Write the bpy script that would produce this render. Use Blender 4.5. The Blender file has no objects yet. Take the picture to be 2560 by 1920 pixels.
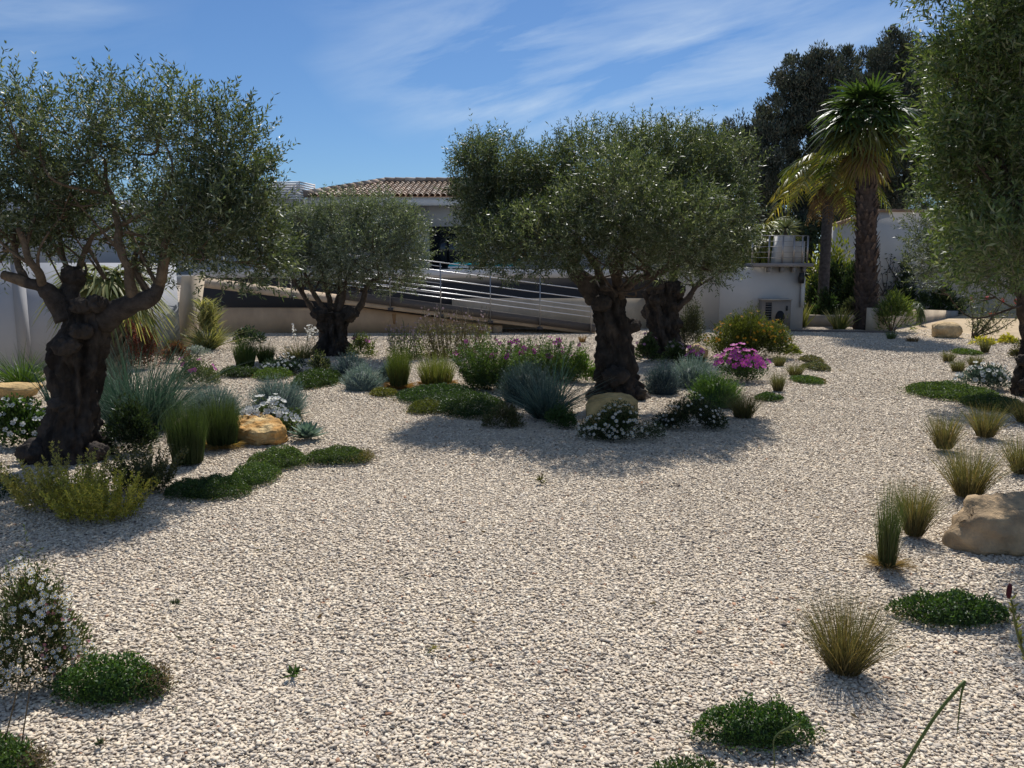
import bpy, math, random
import numpy as np
from mathutils import Vector
sc = bpy.context.scene
col = sc.collection
random.seed(5)
rng = np.random.default_rng(11)
R = math.radians

# ---------------------------------------------------------------- camera
PITCH, F, H = R(8.33), 2048.0, 1.6
cd = bpy.data.cameras.new('camera'); cam = bpy.data.objects.new('camera', cd); col.objects.link(cam)
cam.location = (0, 0, H); cam.rotation_euler = (math.pi/2 - PITCH, 0, 0)
cd.sensor_width = 36; cd.lens = 36*F/2560; cd.clip_start = .05; cd.clip_end = 2000
sc.camera = cam
# ---------------------------------------------------------------- light
SUN_EL, SUN_AZ = R(51), R(10)
w = bpy.data.worlds.new('World'); sc.world = w; w.use_nodes = True
nt = w.node_tree; nt.nodes.clear()
def N(tree, typ, **kw):
    n = tree.nodes.new(typ)
    for k, v in kw.items(): setattr(n, k, v)
    return n
def sky_world():
    L = nt.links.new
    out = N(nt, 'ShaderNodeOutputWorld'); bg = N(nt, 'ShaderNodeBackground')
    sky = N(nt, 'ShaderNodeTexSky', sky_type='NISHITA', sun_disc=False, sun_elevation=SUN_EL, sun_rotation=SUN_AZ,
            altitude=0, air_density=1.0, dust_density=.25, ozone_density=2.2)
    tint = N(nt, 'ShaderNodeMix', data_type='RGBA', blend_type='MULTIPLY'); tint.inputs[0].default_value = 1
    tint.inputs[7].default_value = (.43, .60, .81, 1)
    L(sky.outputs[0], tint.inputs[6])
    tc = N(nt, 'ShaderNodeTexCoord')
    mp = N(nt, 'ShaderNodeMapping', vector_type='TEXTURE'); mp.inputs['Rotation'].default_value = (0, R(-14), 0); mp.inputs['Scale'].default_value = (1/2.4, 1/2, 1/13)
    mp.inputs['Location'].default_value = (1.4, 1.2, .7)
    L(tc.outputs['Generated'], mp.inputs[0])
    n1 = N(nt, 'ShaderNodeTexNoise'); n1.inputs['Scale'].default_value = 1.3; n1.inputs['Detail'].default_value = 9; n1.inputs['Roughness'].default_value = .58; n1.inputs['Distortion'].default_value = .35
    L(mp.outputs[0], n1.inputs['Vector'])
    mp2 = N(nt, 'ShaderNodeMapping'); mp2.inputs['Rotation'].default_value = (0, R(8), 0); mp2.inputs['Scale'].default_value = (1.6, 1.6, 3.4); mp2.inputs['Location'].default_value = (3.3, 3.3, .6)
    L(tc.outputs['Generated'], mp2.inputs[0])
    n2 = N(nt, 'ShaderNodeTexNoise'); n2.inputs['Scale'].default_value = 1.4; n2.inputs['Detail'].default_value = 3
    L(mp2.outputs[0], n2.inputs['Vector'])
    r1 = N(nt, 'ShaderNodeMapRange'); r1.inputs[1].default_value = .40; r1.inputs[2].default_value = .74; L(n1.outputs[0], r1.inputs[0])
    r2 = N(nt, 'ShaderNodeMapRange'); r2.inputs[1].default_value = .34; r2.inputs[2].default_value = .62; L(n2.outputs[0], r2.inputs[0])
    m = N(nt, 'ShaderNodeMath', operation='MULTIPLY'); L(r1.outputs[0], m.inputs[0]); L(r2.outputs[0], m.inputs[1])
    m2 = N(nt, 'ShaderNodeMath', operation='MULTIPLY'); m2.inputs[1].default_value = .82; L(m.outputs[0], m2.inputs[0])
    cl = N(nt, 'ShaderNodeMix', data_type='RGBA'); cl.inputs[7].default_value = (6.6, 7.7, 8.8, 1)
    L(m2.outputs[0], cl.inputs[0]); L(tint.outputs[2], cl.inputs[6])
    L(cl.outputs[2], bg.inputs[0]); bg.inputs[1].default_value = .085
    L(bg.outputs[0], out.inputs[0])
sky_world()
sun_dir = Vector((math.sin(SUN_AZ)*math.cos(SUN_EL), math.cos(SUN_AZ)*math.cos(SUN_EL), math.sin(SUN_EL)))
sl = bpy.data.lights.new('sun', 'SUN'); sl.energy = 4.2; sl.angle = R(.53); sl.color = (1, .965, .91)
so = bpy.data.objects.new('sun', sl); col.objects.link(so); so.rotation_euler = sun_dir.to_track_quat('Z', 'Y').to_euler(); so.location = (3, 30, 40)
sc.view_settings.view_transform = 'Standard'; sc.view_settings.look = 'None'; sc.view_settings.exposure = 0.31; sc.view_settings.gamma = 1
sc.render.engine = 'CYCLES'
cy = sc.cycles
cy.max_bounces = 6; cy.diffuse_bounces = 3; cy.glossy_bounces = 2; cy.transmission_bounces = 4; cy.transparent_max_bounces = 4
cy.use_denoising = True; cy.sample_clamp_indirect = 4; cy.use_adaptive_sampling = True; cy.adaptive_threshold = .012
try: cy.denoiser = 'OPENIMAGEDENOISE'
except Exception: pass

# ---------------------------------------------------------------- projection helpers (photo pixels to points in the place)
cp, sp = math.cos(PITCH), math.sin(PITCH)
def ray(px, py):
    x, y = (px-1280)/F, -(py-960)/F
    return Vector((x, cp + y*sp, -sp + y*cp))
def G(px, py, z=0.0):
    d = ray(px, py); t = (z-H)/d.z
    return Vector((d.x*t, d.y*t, z))
def at(px, py, Y):
    d = ray(px, py); t = Y/d.y
    return Vector((d.x*t, Y, H + d.z*t))
def mpp(P): return (P[1]*cp - (P[2]-H)*sp)/F

# ---------------------------------------------------------------- numpy helpers
def vnoise(P, scale=1.0, seed=0):
    P = np.asarray(P, float)*scale + seed*17.31
    I = np.floor(P).astype(np.int64); f = P - I; f = f*f*(3-2*f)
    def h(a, b, c):
        n = (a*374761393 + b*668265263 + c*1274126177 + seed*974634) & 0xffffffff
        n = ((n ^ (n >> 13))*1274126177) & 0xffffffff
        n = (n ^ (n >> 16)) & 0xffffff
        return n/float(0xffffff)
    r = 0
    for dx in (0, 1):
        for dy in (0, 1):
            for dz in (0, 1):
                wgt = (f[..., 0] if dx else 1-f[..., 0])*(f[..., 1] if dy else 1-f[..., 1])*(f[..., 2] if dz else 1-f[..., 2])
                r = r + wgt*h(I[..., 0]+dx, I[..., 1]+dy, I[..., 2]+dz)
    return r
def fbm(P, s, seed=0, o=3):
    a, t, r = 1.0, 0, 0
    for i in range(o):
        r = r + a*vnoise(P, s*2**i, seed+i); t += a; a *= .5
    return r/t
def unit(V): return V/np.maximum(np.linalg.norm(V, axis=-1, keepdims=True), 1e-9)
def rsph(n): return unit(rng.normal(size=(n, 3)))
def pick(cols, n, var=.18):
    c = np.asarray(cols, float)[rng.integers(0, len(cols), n)]
    return c*np.clip(1 + rng.normal(size=(n, 1))*var, .45, 1.7)

class Acc:
    def __init__(s): s.V, s.F, s.C, s.n = [], [], [], 0
    def add(s, V, Fc, C=(.5, .5, .5)):
        V = np.asarray(V, float).reshape(-1, 3)
        C = np.broadcast_to(np.asarray(C, float), (len(V), 3)) if np.ndim(C) == 1 else np.asarray(C, float).reshape(-1, 3)
        if not isinstance(Fc, list): Fc = [Fc]
        for f in Fc: s.F.append(np.asarray(f, np.int64) + s.n)
        s.V.append(V); s.C.append(C); s.n += len(V)
    def box(s, a, b, C=(.5, .5, .5)):
        (x0, y0, z0), (x1, y1, z1) = a, b
        V = [(x0,y0,z0),(x1,y0,z0),(x1,y1,z0),(x0,y1,z0),(x0,y0,z1),(x1,y0,z1),(x1,y1,z1),(x0,y1,z1)]
        s.hexa(V, C)
    def hexa(s, V, C=(.5, .5, .5)):   # four bottom points then four top points
        s.add(V, np.array([(3,2,1,0),(4,5,6,7),(0,1,5,4),(1,2,6,5),(2,3,7,6),(3,0,4,7)]), C)
    def prism(s, poly, y0, y1, C=(.5, .5, .5)):   # poly in (x,z), clockwise seen from -y or not: double use
        n = len(poly); V = [(x, y0, z) for x, z in poly] + [(x, y1, z) for x, z in poly]
        s.add(V, [np.array([list(range(n))]), np.array([list(range(2*n-1, n-1, -1))]), np.array([(i, n+i, n+(i+1) % n, (i+1) % n) for i in range(n)])], C)
    def tube(s, pts, rad, sides=8, C=(.5, .5, .5), cap=True):
        P = np.array([tuple(p) for p in pts], float); n = len(P)
        rad = np.broadcast_to(np.asarray(rad, float), (n,))
        T = unit(np.gradient(P, axis=0)); ref = np.array([0, 0, 1.]) if abs(T[0, 2]) < .9 else np.array([1., 0, 0])
        A = unit(np.cross(T, ref)); B = np.cross(T, A)
        th = np.linspace(0, 2*np.pi, sides, endpoint=False)
        V = P[:, None] + rad[:, None, None]*(np.cos(th)[None, :, None]*A[:, None] + np.sin(th)[None, :, None]*B[:, None])
        i = np.arange(n-1)[:, None]*sides; j = np.arange(sides)[None]; k = (j+1) % sides
        Fq = np.stack([i+j, i+sides+j, i+sides+k, i+k], -1).reshape(-1, 4)
        fs = [Fq]
        if cap: fs += [np.arange(sides)[None], (np.arange(sides)[::-1] + (n-1)*sides)[None]]
        s.add(V.reshape(-1, 3), fs, C)
    def build(s, name, mat, parent=None, smooth=False):
        V = np.concatenate(s.V); C = np.concatenate(s.C)
        org = Vector((0, 0, 0))
        q = parent
        while q is not None: org = org + q.location; q = q.parent
        V = V - np.array(org)
        me = bpy.data.meshes.new(name); me.vertices.add(len(V)); me.vertices.foreach_set('co', V.ravel().astype(np.float32))
        li = np.concatenate([f.ravel() for f in s.F]); tot = np.concatenate([np.full(len(f), f.shape[1]) for f in s.F])
        st = np.concatenate([[0], np.cumsum(tot)[:-1]])
        me.loops.add(len(li)); me.loops.foreach_set('vertex_index', li.astype(np.int32))
        me.polygons.add(len(tot)); me.polygons.foreach_set('loop_start', st.astype(np.int32))
        if smooth: me.polygons.foreach_set('use_smooth', np.ones(len(tot), bool))
        me.update(calc_edges=True)
        at_ = me.attributes.new('col', 'FLOAT_COLOR', 'POINT')
        at_.data.foreach_set('color', np.concatenate([np.clip(C, 0, 1), np.ones((len(C), 1))], 1).ravel().astype(np.float32))
        me.validate()
        o = bpy.data.objects.new(name, me); col.objects.link(o); me.materials.append(mat)
        if parent is not None: o.parent = parent
        return o

def tag(o, label=None, cat=None, group=None, kind=None):
    if label: o['label'] = label
    if cat: o['category'] = cat
    if group: o['group'] = group
    if kind: o['kind'] = kind
    return o
def empty(name, loc, label, cat, group=None):
    o = bpy.data.objects.new(name, None); col.objects.link(o); o.location = loc; o.empty_display_size = .2
    return tag(o, label, cat, group)

# ---------------------------------------------------------------- materials
def mat_new(name):
    m = bpy.data.materials.new(name); m.use_nodes = True
    return m, m.node_tree, m.node_tree.nodes['Principled BSDF']
def leaf_mat(name, rough=.5, spec=.4, trans=.28, tcol=(1.5, 1.45, .55)):
    m, t, b = mat_new(name); L = t.links.new
    a = N(t, 'ShaderNodeAttribute', attribute_name='col')
    L(a.outputs[0], b.inputs['Base Color']); b.inputs['Roughness'].default_value = rough; b.inputs['Specular IOR Level'].default_value = spec
    mul = N(t, 'ShaderNodeMix', data_type='RGBA', blend_type='MULTIPLY'); mul.inputs[0].default_value = 1; mul.inputs[7].default_value = (*tcol, 1)
    L(a.outputs[0], mul.inputs[6])
    tr = N(t, 'ShaderNodeBsdfTranslucent'); L(mul.outputs[2], tr.inputs[0])
    mx = N(t, 'ShaderNodeMixShader'); mx.inputs[0].default_value = trans
    L(b.outputs[0], mx.inputs[1]); L(tr.outputs[0], mx.inputs[2]); L(mx.outputs[0], t.nodes['Material Output'].inputs[0])
    return m
def col_mat(name, rough=.85, spec=.3, bump=0, bscale=60, var=0, vscale=3, metal=0, stretch=(1, 1, 1)):
    m, t, b = mat_new(name); L = t.links.new
    a = N(t, 'ShaderNodeAttribute', attribute_name='col'); c = a.outputs[0]
    b.inputs['Roughness'].default_value = rough; b.inputs['Specular IOR Level'].default_value = spec; b.inputs['Metallic'].default_value = metal
    tc = N(t, 'ShaderNodeTexCoord'); mp = N(t, 'ShaderNodeMapping'); mp.inputs['Scale'].default_value = stretch; L(tc.outputs['Object'], mp.inputs[0])
    if var:
        n = N(t, 'ShaderNodeTexNoise'); n.inputs['Scale'].default_value = vscale; n.inputs['Detail'].default_value = 7; n.inputs['Roughness'].default_value = .62; L(mp.outputs[0], n.inputs['Vector'])
        mr = N(t, 'ShaderNodeMapRange'); mr.inputs[1].default_value = .28; mr.inputs[2].default_value = .72; mr.inputs[3].default_value = 1-var; mr.inputs[4].default_value = 1+var; L(n.outputs[0], mr.inputs[0])
        mm = N(t, 'ShaderNodeMix', data_type='RGBA', blend_type='MULTIPLY'); mm.inputs[0].default_value = 1; L(c, mm.inputs[6]); L(mr.outputs[0], mm.inputs[7]); c = mm.outputs[2]
    L(c, b.inputs['Base Color'])
    if bump:
        n = N(t, 'ShaderNodeTexNoise'); n.inputs['Scale'].default_value = bscale; n.inputs['Detail'].default_value = 6; n.inputs['Roughness'].default_value = .65; L(mp.outputs[0], n.inputs['Vector'])
        bp = N(t, 'ShaderNodeBump'); bp.inputs['Strength'].default_value = bump; bp.inputs['Distance'].default_value = .03; L(n.outputs[0], bp.inputs['Height']); L(bp.outputs[0], b.inputs['Normal'])
    return m
M_OLIVE = leaf_mat('olive leaves', .45, .4, .3, (1.4, 1.45, .5))
M_LEAF = leaf_mat('leaves', .5, .35, .3)
M_GLOSS = leaf_mat('palm leaves', .45, .45, .34)
M_BLUE = leaf_mat('blue grey leaves', .6, .25, .2, (1.05, 1.15, .85))
M_GRASS = leaf_mat('grass blades', .55, .3, .33, (1.3, 1.25, .6))
M_PETAL = leaf_mat('petals', .6, .2, .35, (1.0, 1.0, 1.0))
M_PINE = leaf_mat('needles', .6, .25, .15, (1.1, 1.1, .6))
M_BARK = col_mat('bark', .95, .12, .9, 26, .5, 9, stretch=(1, 1, .35))
M_LIMB = col_mat('limb bark', .92, .12, .9, 45, .45, 14)
M_ROCK = col_mat('rock', .93, .12, 1.0, 16, .38, 6)
M_PEB = col_mat('pebbles', .88, .25)
M_WALL = col_mat('render', .93, .15, .06, 90, .07, 1.1)
M_CONC = col_mat('concrete', .9, .2, .1, 60, .26, 1.6, stretch=(1, 1, .5))
M_STEEL = col_mat('steel', .38, .5, 0, metal=.75)
M_PAINT = col_mat('paint', .5, .4, .03, 80, .06, 4)
M_TILE = col_mat('roof tile', .88, .2, .2, 30, .32, 2.2)
M_CLOTH = col_mat('cushion', .9, .2, .1, 60)
M_DARK = col_mat('dark surface', .6, .3)
def glass():
    m, t, b = mat_new('dark glass'); b.inputs['Base Color'].default_value = (.012, .016, .02, 1); b.inputs['Roughness'].default_value = .04; b.inputs['Specular IOR Level'].default_value = .6
    return m
M_GLASS = glass()
def ground_mat():
    m, t, b = mat_new('gravel ground'); L = t.links.new
    tc = N(t, 'ShaderNodeTexCoord')
    v = N(t, 'ShaderNodeTexVoronoi'); v.inputs['Scale'].default_value = 44; v.inputs['Randomness'].default_value = 1; L(tc.outputs['Object'], v.inputs['Vector'])
    cr = N(t, 'ShaderNodeValToRGB'); e = cr.color_ramp.elements
    e[0].position = 0; e[0].color = (.17, .14, .115, 1); e[1].position = 1; e[1].color = (.66, .56, .445, 1)  # tones kept below the pebbles' own, mimicking shadow between stones
    for p, c in ((.3, (.30, .245, .195, 1)), (.55, (.43, .355, .28, 1)), (.8, (.55, .465, .37, 1))):
        q = e.new(p); q.color = c
    sx = N(t, 'ShaderNodeSeparateColor'); L(v.outputs['Color'], sx.inputs[0]); L(sx.outputs[0], cr.inputs[0])
    n = N(t, 'ShaderNodeTexNoise'); n.inputs['Scale'].default_value = .9; n.inputs['Detail'].default_value = 5; L(tc.outputs['Object'], n.inputs['Vector'])
    mr = N(t, 'ShaderNodeMapRange'); mr.inputs[1].default_value = .3; mr.inputs[2].default_value = .7; mr.inputs[3].default_value = .86; mr.inputs[4].default_value = 1.1; L(n.outputs[0], mr.inputs[0])
    mm = N(t, 'ShaderNodeMix', data_type='RGBA', blend_type='MULTIPLY'); mm.inputs[0].default_value = 1; L(cr.outputs[0], mm.inputs[6]); L(mr.outputs[0], mm.inputs[7])
    L(mm.outputs[2], b.inputs['Base Color']); b.inputs['Roughness'].default_value = .95; b.inputs['Specular IOR Level'].default_value = .15
    bp = N(t, 'ShaderNodeBump'); bp.invert = True; bp.inputs['Strength'].default_value = 1; bp.inputs['Distance'].default_value = .016; L(v.outputs['Distance'], bp.inputs['Height'])
    L(bp.outputs[0], b.inputs['Normal'])
    return m
M_GROUND = ground_mat()

# ---------------------------------------------------------------- foliage primitives
def leaves(acc, P, D, L, W, C, fold=.18, mid=.45):
    n = len(P); D = unit(D); S = unit(np.cross(D, rsph(n))); Nn = np.cross(S, D)
    L = np.broadcast_to(L, (n,))[:, None]; W = np.broadcast_to(W, (n,))[:, None]
    m = P + D*L*mid + Nn*W*fold
    V = np.stack([P, m - S*W/2, P + D*L, m + S*W/2], 1)
    acc.add(V.reshape(-1, 3), np.arange(4*n).reshape(n, 4), np.repeat(C, 4, 0))
def blades(acc, B, D, L, W, bend, C0, C1, seg=3, S=None, taper=.8):
    n = len(B); D = unit(D); L = np.broadcast_to(L, (n,))[:, None]; W = np.broadcast_to(W, (n,))[:, None]
    if S is None: S = unit(np.cross(D, rsph(n)))
    Vs, Cs = [], []
    for k in range(seg+1):
        t = k/seg; p = B + D*L*t + bend*L*t*t
        wd = W*(max(1-t, .04))**taper
        Vs += [p - S*wd/2, p + S*wd/2]; c = C0*(1-t) + C1*t; Cs += [c, c]
    m = 2*(seg+1)
    V = np.stack(Vs, 1).reshape(-1, 3); C = np.stack(Cs, 1).reshape(-1, 3)
    base = np.arange(n)[:, None, None]*m; k = np.arange(seg)[None, :, None]*2
    q = base + k + np.array([0, 1, 3, 2])[None, None]
    acc.add(V, q.reshape(-1, 4), C)
def dome(acc, c, r, C, nz=6, nt=18, seed=1, lump=.25):
    th = np.linspace(0, 2*np.pi, nt, endpoint=False); ph = np.linspace(0, np.pi/2*.98, nz)
    V = np.array([[np.cos(p)*np.cos(t), np.cos(p)*np.sin(t), np.sin(p)] for p in ph for t in th])
    V = V*(1 - lump/2 + lump*fbm(V, 2.3, seed)[:, None])
    V = V*np.array(r) + np.array(c)
    i = np.arange(nz-1)[:, None]*nt; j = np.arange(nt)[None]; k = (j+1) % nt
    acc.add(V, [np.stack([i+j, i+k, i+nt+k, i+nt+j], -1).reshape(-1, 4), (np.arange(nt) + (nz-1)*nt)[None]], C)
FLOWERS = {}
def flower_mesh(key, petals, colr, centre, cup=.3, pw=.8, cr=.22):
    if key in FLOWERS: return FLOWERS[key]
    a = Acc()
    for k in range(petals):
        t0 = 2*math.pi*k/petals; h = math.pi/petals*pw
        f = lambda r, t, z: (r*math.cos(t), r*math.sin(t), z)
        a.add([f(.08, t0, 0), f(.6, t0-h, cup*.6), f(1, t0-h*.55, cup), f(1.03, t0+h*.55, cup*.95), f(.6, t0+h, cup*.6)], np.array([(0, 1, 2, 3, 4)]), np.array(colr)*random.uniform(.88, 1.08))
    th = np.linspace(0, 2*np.pi, 6, endpoint=False)
    V = [(cr*math.cos(t), cr*math.sin(t), cup*.25) for t in th] + [(0, 0, cup*.25 + cr*.5)]
    a.add(V, np.array([(i, (i+1) % 6, 6) for i in range(6)]), centre)
    o = a.build('flower', M_PETAL); me = o.data; bpy.data.objects.remove(o); FLOWERS[key] = me
    return me
def F_(kind):
    return {'magenta': lambda: flower_mesh('magenta', 5, (.58, .09, .42), (.7, .4, .1), .25, .95),
            'pink': lambda: flower_mesh('pink', 5, (.60, .26, .46), (.7, .5, .3), .3, .8),
            'white': lambda: flower_mesh('white', 5, (.82, .82, .78), (.75, .6, .2), .35, 1.0, .15),
            'daisy': lambda: flower_mesh('daisy', 9, (.84, .83, .78), (.75, .5, .03), .08, .75, .34),
            'rose': lambda: flower_mesh('rose', 8, (.62, .22, .30), (.6, .4, .1), .4, .75, .3),
            'orange': lambda: flower_mesh('orange', 7, (.74, .34, .03), (.65, .33, .03), .35, .9, .35),
            'red': lambda: flower_mesh('red', 9, (.55, .03, .03), (.4, .03, .03), .9, .5, .3),
            'mauve': lambda: flower_mesh('mauve', 6, (.44, .33, .37), (.34, .27, .25), .6, .7, .3)}[kind]()
def put_flowers(root, P, Nrm, size, kind):
    me = F_(kind)
    for p, n in zip(P, Nrm):
        o = bpy.data.objects.new('flower', me); col.objects.link(o); o.parent = root
        o.location = Vector(p) - root.location
        o.rotation_euler = Vector(n).to_track_quat('Z', 'Y').to_euler(); s = size*random.uniform(.75, 1.2); o.scale = (s, s, s)

# ---------------------------------------------------------------- plant builders; boxes are photo pixels x0, x1, top, bottom
G1, G2, G3 = (.078, .125, .034), (.105, .16, .045), (.052, .085, .028)
def mat_plant(box, label, cat='ground cover', cols=(G1, G2, G3), hh=.07, leaf=None, dens=1.0, group=None, name='creeping_plant', extra=None, w_=.55, mat=None):
    x0, x1, yt, yb = box; px = (x0+x1)/2
    fr = G(px, yb); bk = G(px, yt, hh*.8); cy_ = (fr.y+bk.y)/2; ry = max((bk.y-fr.y)/2, .05)
    c = Vector(((px-1280)/F*(cy_*cp + H*sp), cy_, 0)); s = mpp(c); rx = (x1-x0)/2*s
    lf = leaf or max(.013, 4.2*s); seed = int(px) % 97
    n = int(dens*4.2*(rx*ry*math.pi)/(lf*lf*.55)*1.1 + 250); n = min(n, 14000)
    th = rng.random(n)*2*np.pi; rr = np.sqrt(rng.random(n))
    edge = .78 + .42*vnoise(np.stack([np.cos(th)*1.7, np.sin(th)*1.7, np.full(n, seed)], 1), 1.3, seed)
    X = np.cos(th)*rr*edge; Y = np.sin(th)*rr*edge
    lum = fbm(np.stack([X*rx, Y*ry, np.zeros(n)], 1), 1/(.22*max(rx, .15)), seed)
    z = hh*np.sqrt(np.clip(1-rr**2.4, 0, 1))*(.45+1.0*lum)*(rng.random(n)**.6) + .004
    P = np.stack([c.x + X*rx, c.y + Y*ry, z], 1)
    D = np.stack([X*.5, Y*.5, np.full(n, .5)], 1) + rsph(n)*.75
    C = pick(cols, n, .2)*(.8+.4*lum[:, None])
    a = Acc(); dome(a, (c.x, c.y, -.004), (rx*.66, ry*.66, hh*.5), np.array(cols[-1])*.8, seed=seed)  # inner dome coloured darker than the leaves, mimicking the shadowy interior
    leaves(a, P, D, lf*rng.uniform(.7, 1.3, n), lf*w_, C)
    k = n//14; t = rng.random(k)*2*np.pi; r_ = rng.uniform(.9, 1.22, k)*(.8+.35*vnoise(np.stack([np.cos(t)*3, np.sin(t)*3, np.full(k, seed)], 1), 1.6, seed))
    leaves(a, np.stack([c.x + np.cos(t)*r_*rx, c.y + np.sin(t)*r_*ry, .004+rng.random(k)*.02], 1), rsph(k)+np.array([0, 0, .4]), lf, lf*w_*.8, pick(tuple(cols)+((.16, .12, .06),), k, .2))
    if extra:   # dry or coloured patch at one side: (angle, colours)
        k = n//5; t = rng.normal(extra[0], .45, k); r_ = rng.uniform(.65, 1.12, k)
        P = np.stack([c.x + np.cos(t)*r_*rx, c.y + np.sin(t)*r_*ry, rng.random(k)*hh*.6], 1)
        leaves(a, P, rsph(k) + np.array([0, 0, .5]), lf*1.3, lf*.35, pick(extra[1], k))
    o = a.build(name, mat or M_LEAF); tag(o, label, cat, group)
    return o
def bush(box, label, cat='shrub', cols=(G1, G2, G3), leaf=None, lw=.35, dens=1.0, core=True, flowers=None, depth=.85, group=None, name='shrub',
         up=.5, lobes=15, stems=False, mat=None, shoots=0, shootc=None, openb=0.0, accent=None):
    x0, x1, yt, yb = box; px = (x0+x1)/2
    fr = G(px, yb); s0 = mpp(fr); rx0 = (x1-x0)/2*s0; Yc = fr.y + rx0*depth*.75
    top = at(px, yt, Yc); c = Vector((top.x, Yc, 0)); s = mpp(c); rx = (x1-x0)/2*s; ry = rx*depth; rx *= 1.18; h = max(top.z, .05)
    root = empty(name, c, label, cat, group); seed = int(px+yb) % 89
    lf = leaf or max(.022, 6*s)
    area = rx*h*2; n = int(min(max(dens*7.0*area/(lf*lf*lw), 700), 34000))
    # lobes inside the overall half ellipsoid
    K = lobes; lr = rng.uniform(.24, .40, K); lu = rsph(K); lu[:, 2] = np.abs(lu[:, 2]); lu[:, 1] = -np.abs(lu[:, 1])*np.where(rng.random(K) < .7, 1, -1); lc = lu*(.98-lr)[:, None]*rng.uniform(.8, 1, (K, 1)); lc[:, 2] = np.maximum(lc[:, 2], .16)
    lc[0] = (0, 0, .62); lr[0] = .38; lc[1] = (0, -.1, .3); lr[1] = .5
    k = rng.integers(0, K, n); u = rsph(n); P = lc[k] + u*(lr[k]*(rng.random(n)**.4)*1.0)[:, None]
    m = (P[:, 2] > .02) & (fbm(P, 4.2, seed) > .36)
    if openb: m &= ~((P[:, 2] < openb) & (rng.random(n) < .85))
    P = P[m]; u = u[m]; n = len(P)
    if not n: return root
    Pw = np.array(c) + P*np.array([rx, ry, h])
    out = unit(P*np.array([1, 1, .6]))
    D = out*.6 + u*.3 + np.array([0, 0, up]) + rsph(n)*.7
    C = pick(cols, n, .22)*(.75 + .5*fbm(P, 3.3, seed+2)[:, None])
    if accent is not None:
        hi = (P[:, 2] > .55) & (rng.random(n) < .75); C[hi] = pick(accent, int(hi.sum()), .2)
    a = Acc()
    if False: dome(a, (c.x, c.y, 0), (rx*.25, ry*.25, h*.35), np.array(cols[-1])*.8, seed=seed, nz=8, nt=20, lump=.5)
    leaves(a, Pw, D, lf*rng.uniform(.65, 1.3, n), lf*lw, C)
    if shoots:
        q = rng.integers(0, n, shoots); B = Pw[q]; Dd = np.stack([rng.normal(0, .25, shoots), rng.normal(0, .25, shoots), np.ones(shoots)], 1)
        Ls = h*rng.uniform(.15, .4, shoots)
        for t in np.linspace(.1, 1, 9):
            leaves(a, B + unit(Dd)*(Ls*t)[:, None], Dd*.8 + rsph(shoots)*.8, lf*(1.15-.5*t), lf*lw*.9, pick(shootc or cols, shoots))
    a.build('foliage', mat or M_LEAF, root)
    if stems:
        b = Acc()
        for i in range(14):
            t = rng.random()*6.28; e = np.array(c) + np.array([math.cos(t)*rx*.7, math.sin(t)*ry*.7, h*rng.uniform(.5, .8)])
            b.tube([np.array(c) + np.array([math.cos(t)*.04, math.sin(t)*.04, 0]), (np.array(c)*.55 + e*.45) + np.array([0, 0, -.05*h]), e], [max(.008, s*1.2), max(.006, s), max(.003, s*.5)], 5, (.16, .12, .09))
        b.build('stems', M_LIMB, root)
    if flowers:
        kind, cnt, size, zmin = flowers
        f = np.where((P[:, 2] > zmin) & (np.linalg.norm(P*np.array([1, 1, .9]), axis=1) > .5) & (P[:, 1] < .12))[0]
        if len(f):
            nrm_ = np.linalg.norm(P[f]*np.array([1, 1, .95]), axis=1); az = np.floor((np.arctan2(P[f, 1], P[f, 0])+np.pi)*3.2).astype(int)*20 + np.floor(P[f, 2]/.17).astype(int); keep = []
            for bb in np.unique(az):
                w_ = np.where(az == bb)[0]; keep += list(f[w_[np.argsort(-nrm_[w_])][:max(4, len(w_)//5)]])
            f = np.array(keep); sel = []
            for q in rng.permutation(f):
                if all(np.linalg.norm((P[q]-P[r])*np.array([rx, ry, h])) > size*s*1.25 for r in sel): sel.append(q)
                if len(sel) >= cnt: break
            f = np.array(sel); nr = unit(out[f] + np.array([0, -.35, .45]) + rsph(len(f))*.35)
            FP = Pw[f] + nr*size*.8*s + np.array([0, 0, size*.3*s]); od = np.argsort(np.abs(FP[:, 0]/FP[:, 1]) + .05*np.linalg.norm(FP, axis=1)); FP, nr = FP[od], nr[od]
            put_flowers(root, FP[:98], nr[:98], size*s, kind)
            if len(FP) > 98:
                me = F_(kind); mv = np.array([v.co[:] for v in me.vertices]); mc = np.array([d.color[:3] for d in me.attributes['col'].data]); e = Acc()
                for p, q in zip(FP[98:], nr[98:]):
                    ro = np.array(Vector(q).to_track_quat('Z', 'Y').to_matrix()); base = e.n; sc_ = size*s*random.uniform(.75, 1.2)
                    e.V.append(mv@ro.T*sc_ + p); e.C.append(mc); e.n += len(mv)
                    for pg in me.polygons: e.F.append(np.array([list(pg.vertices)]) + base)
                tag(e.build('flowers', M_PETAL, root), kind='stuff')
    return root
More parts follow.
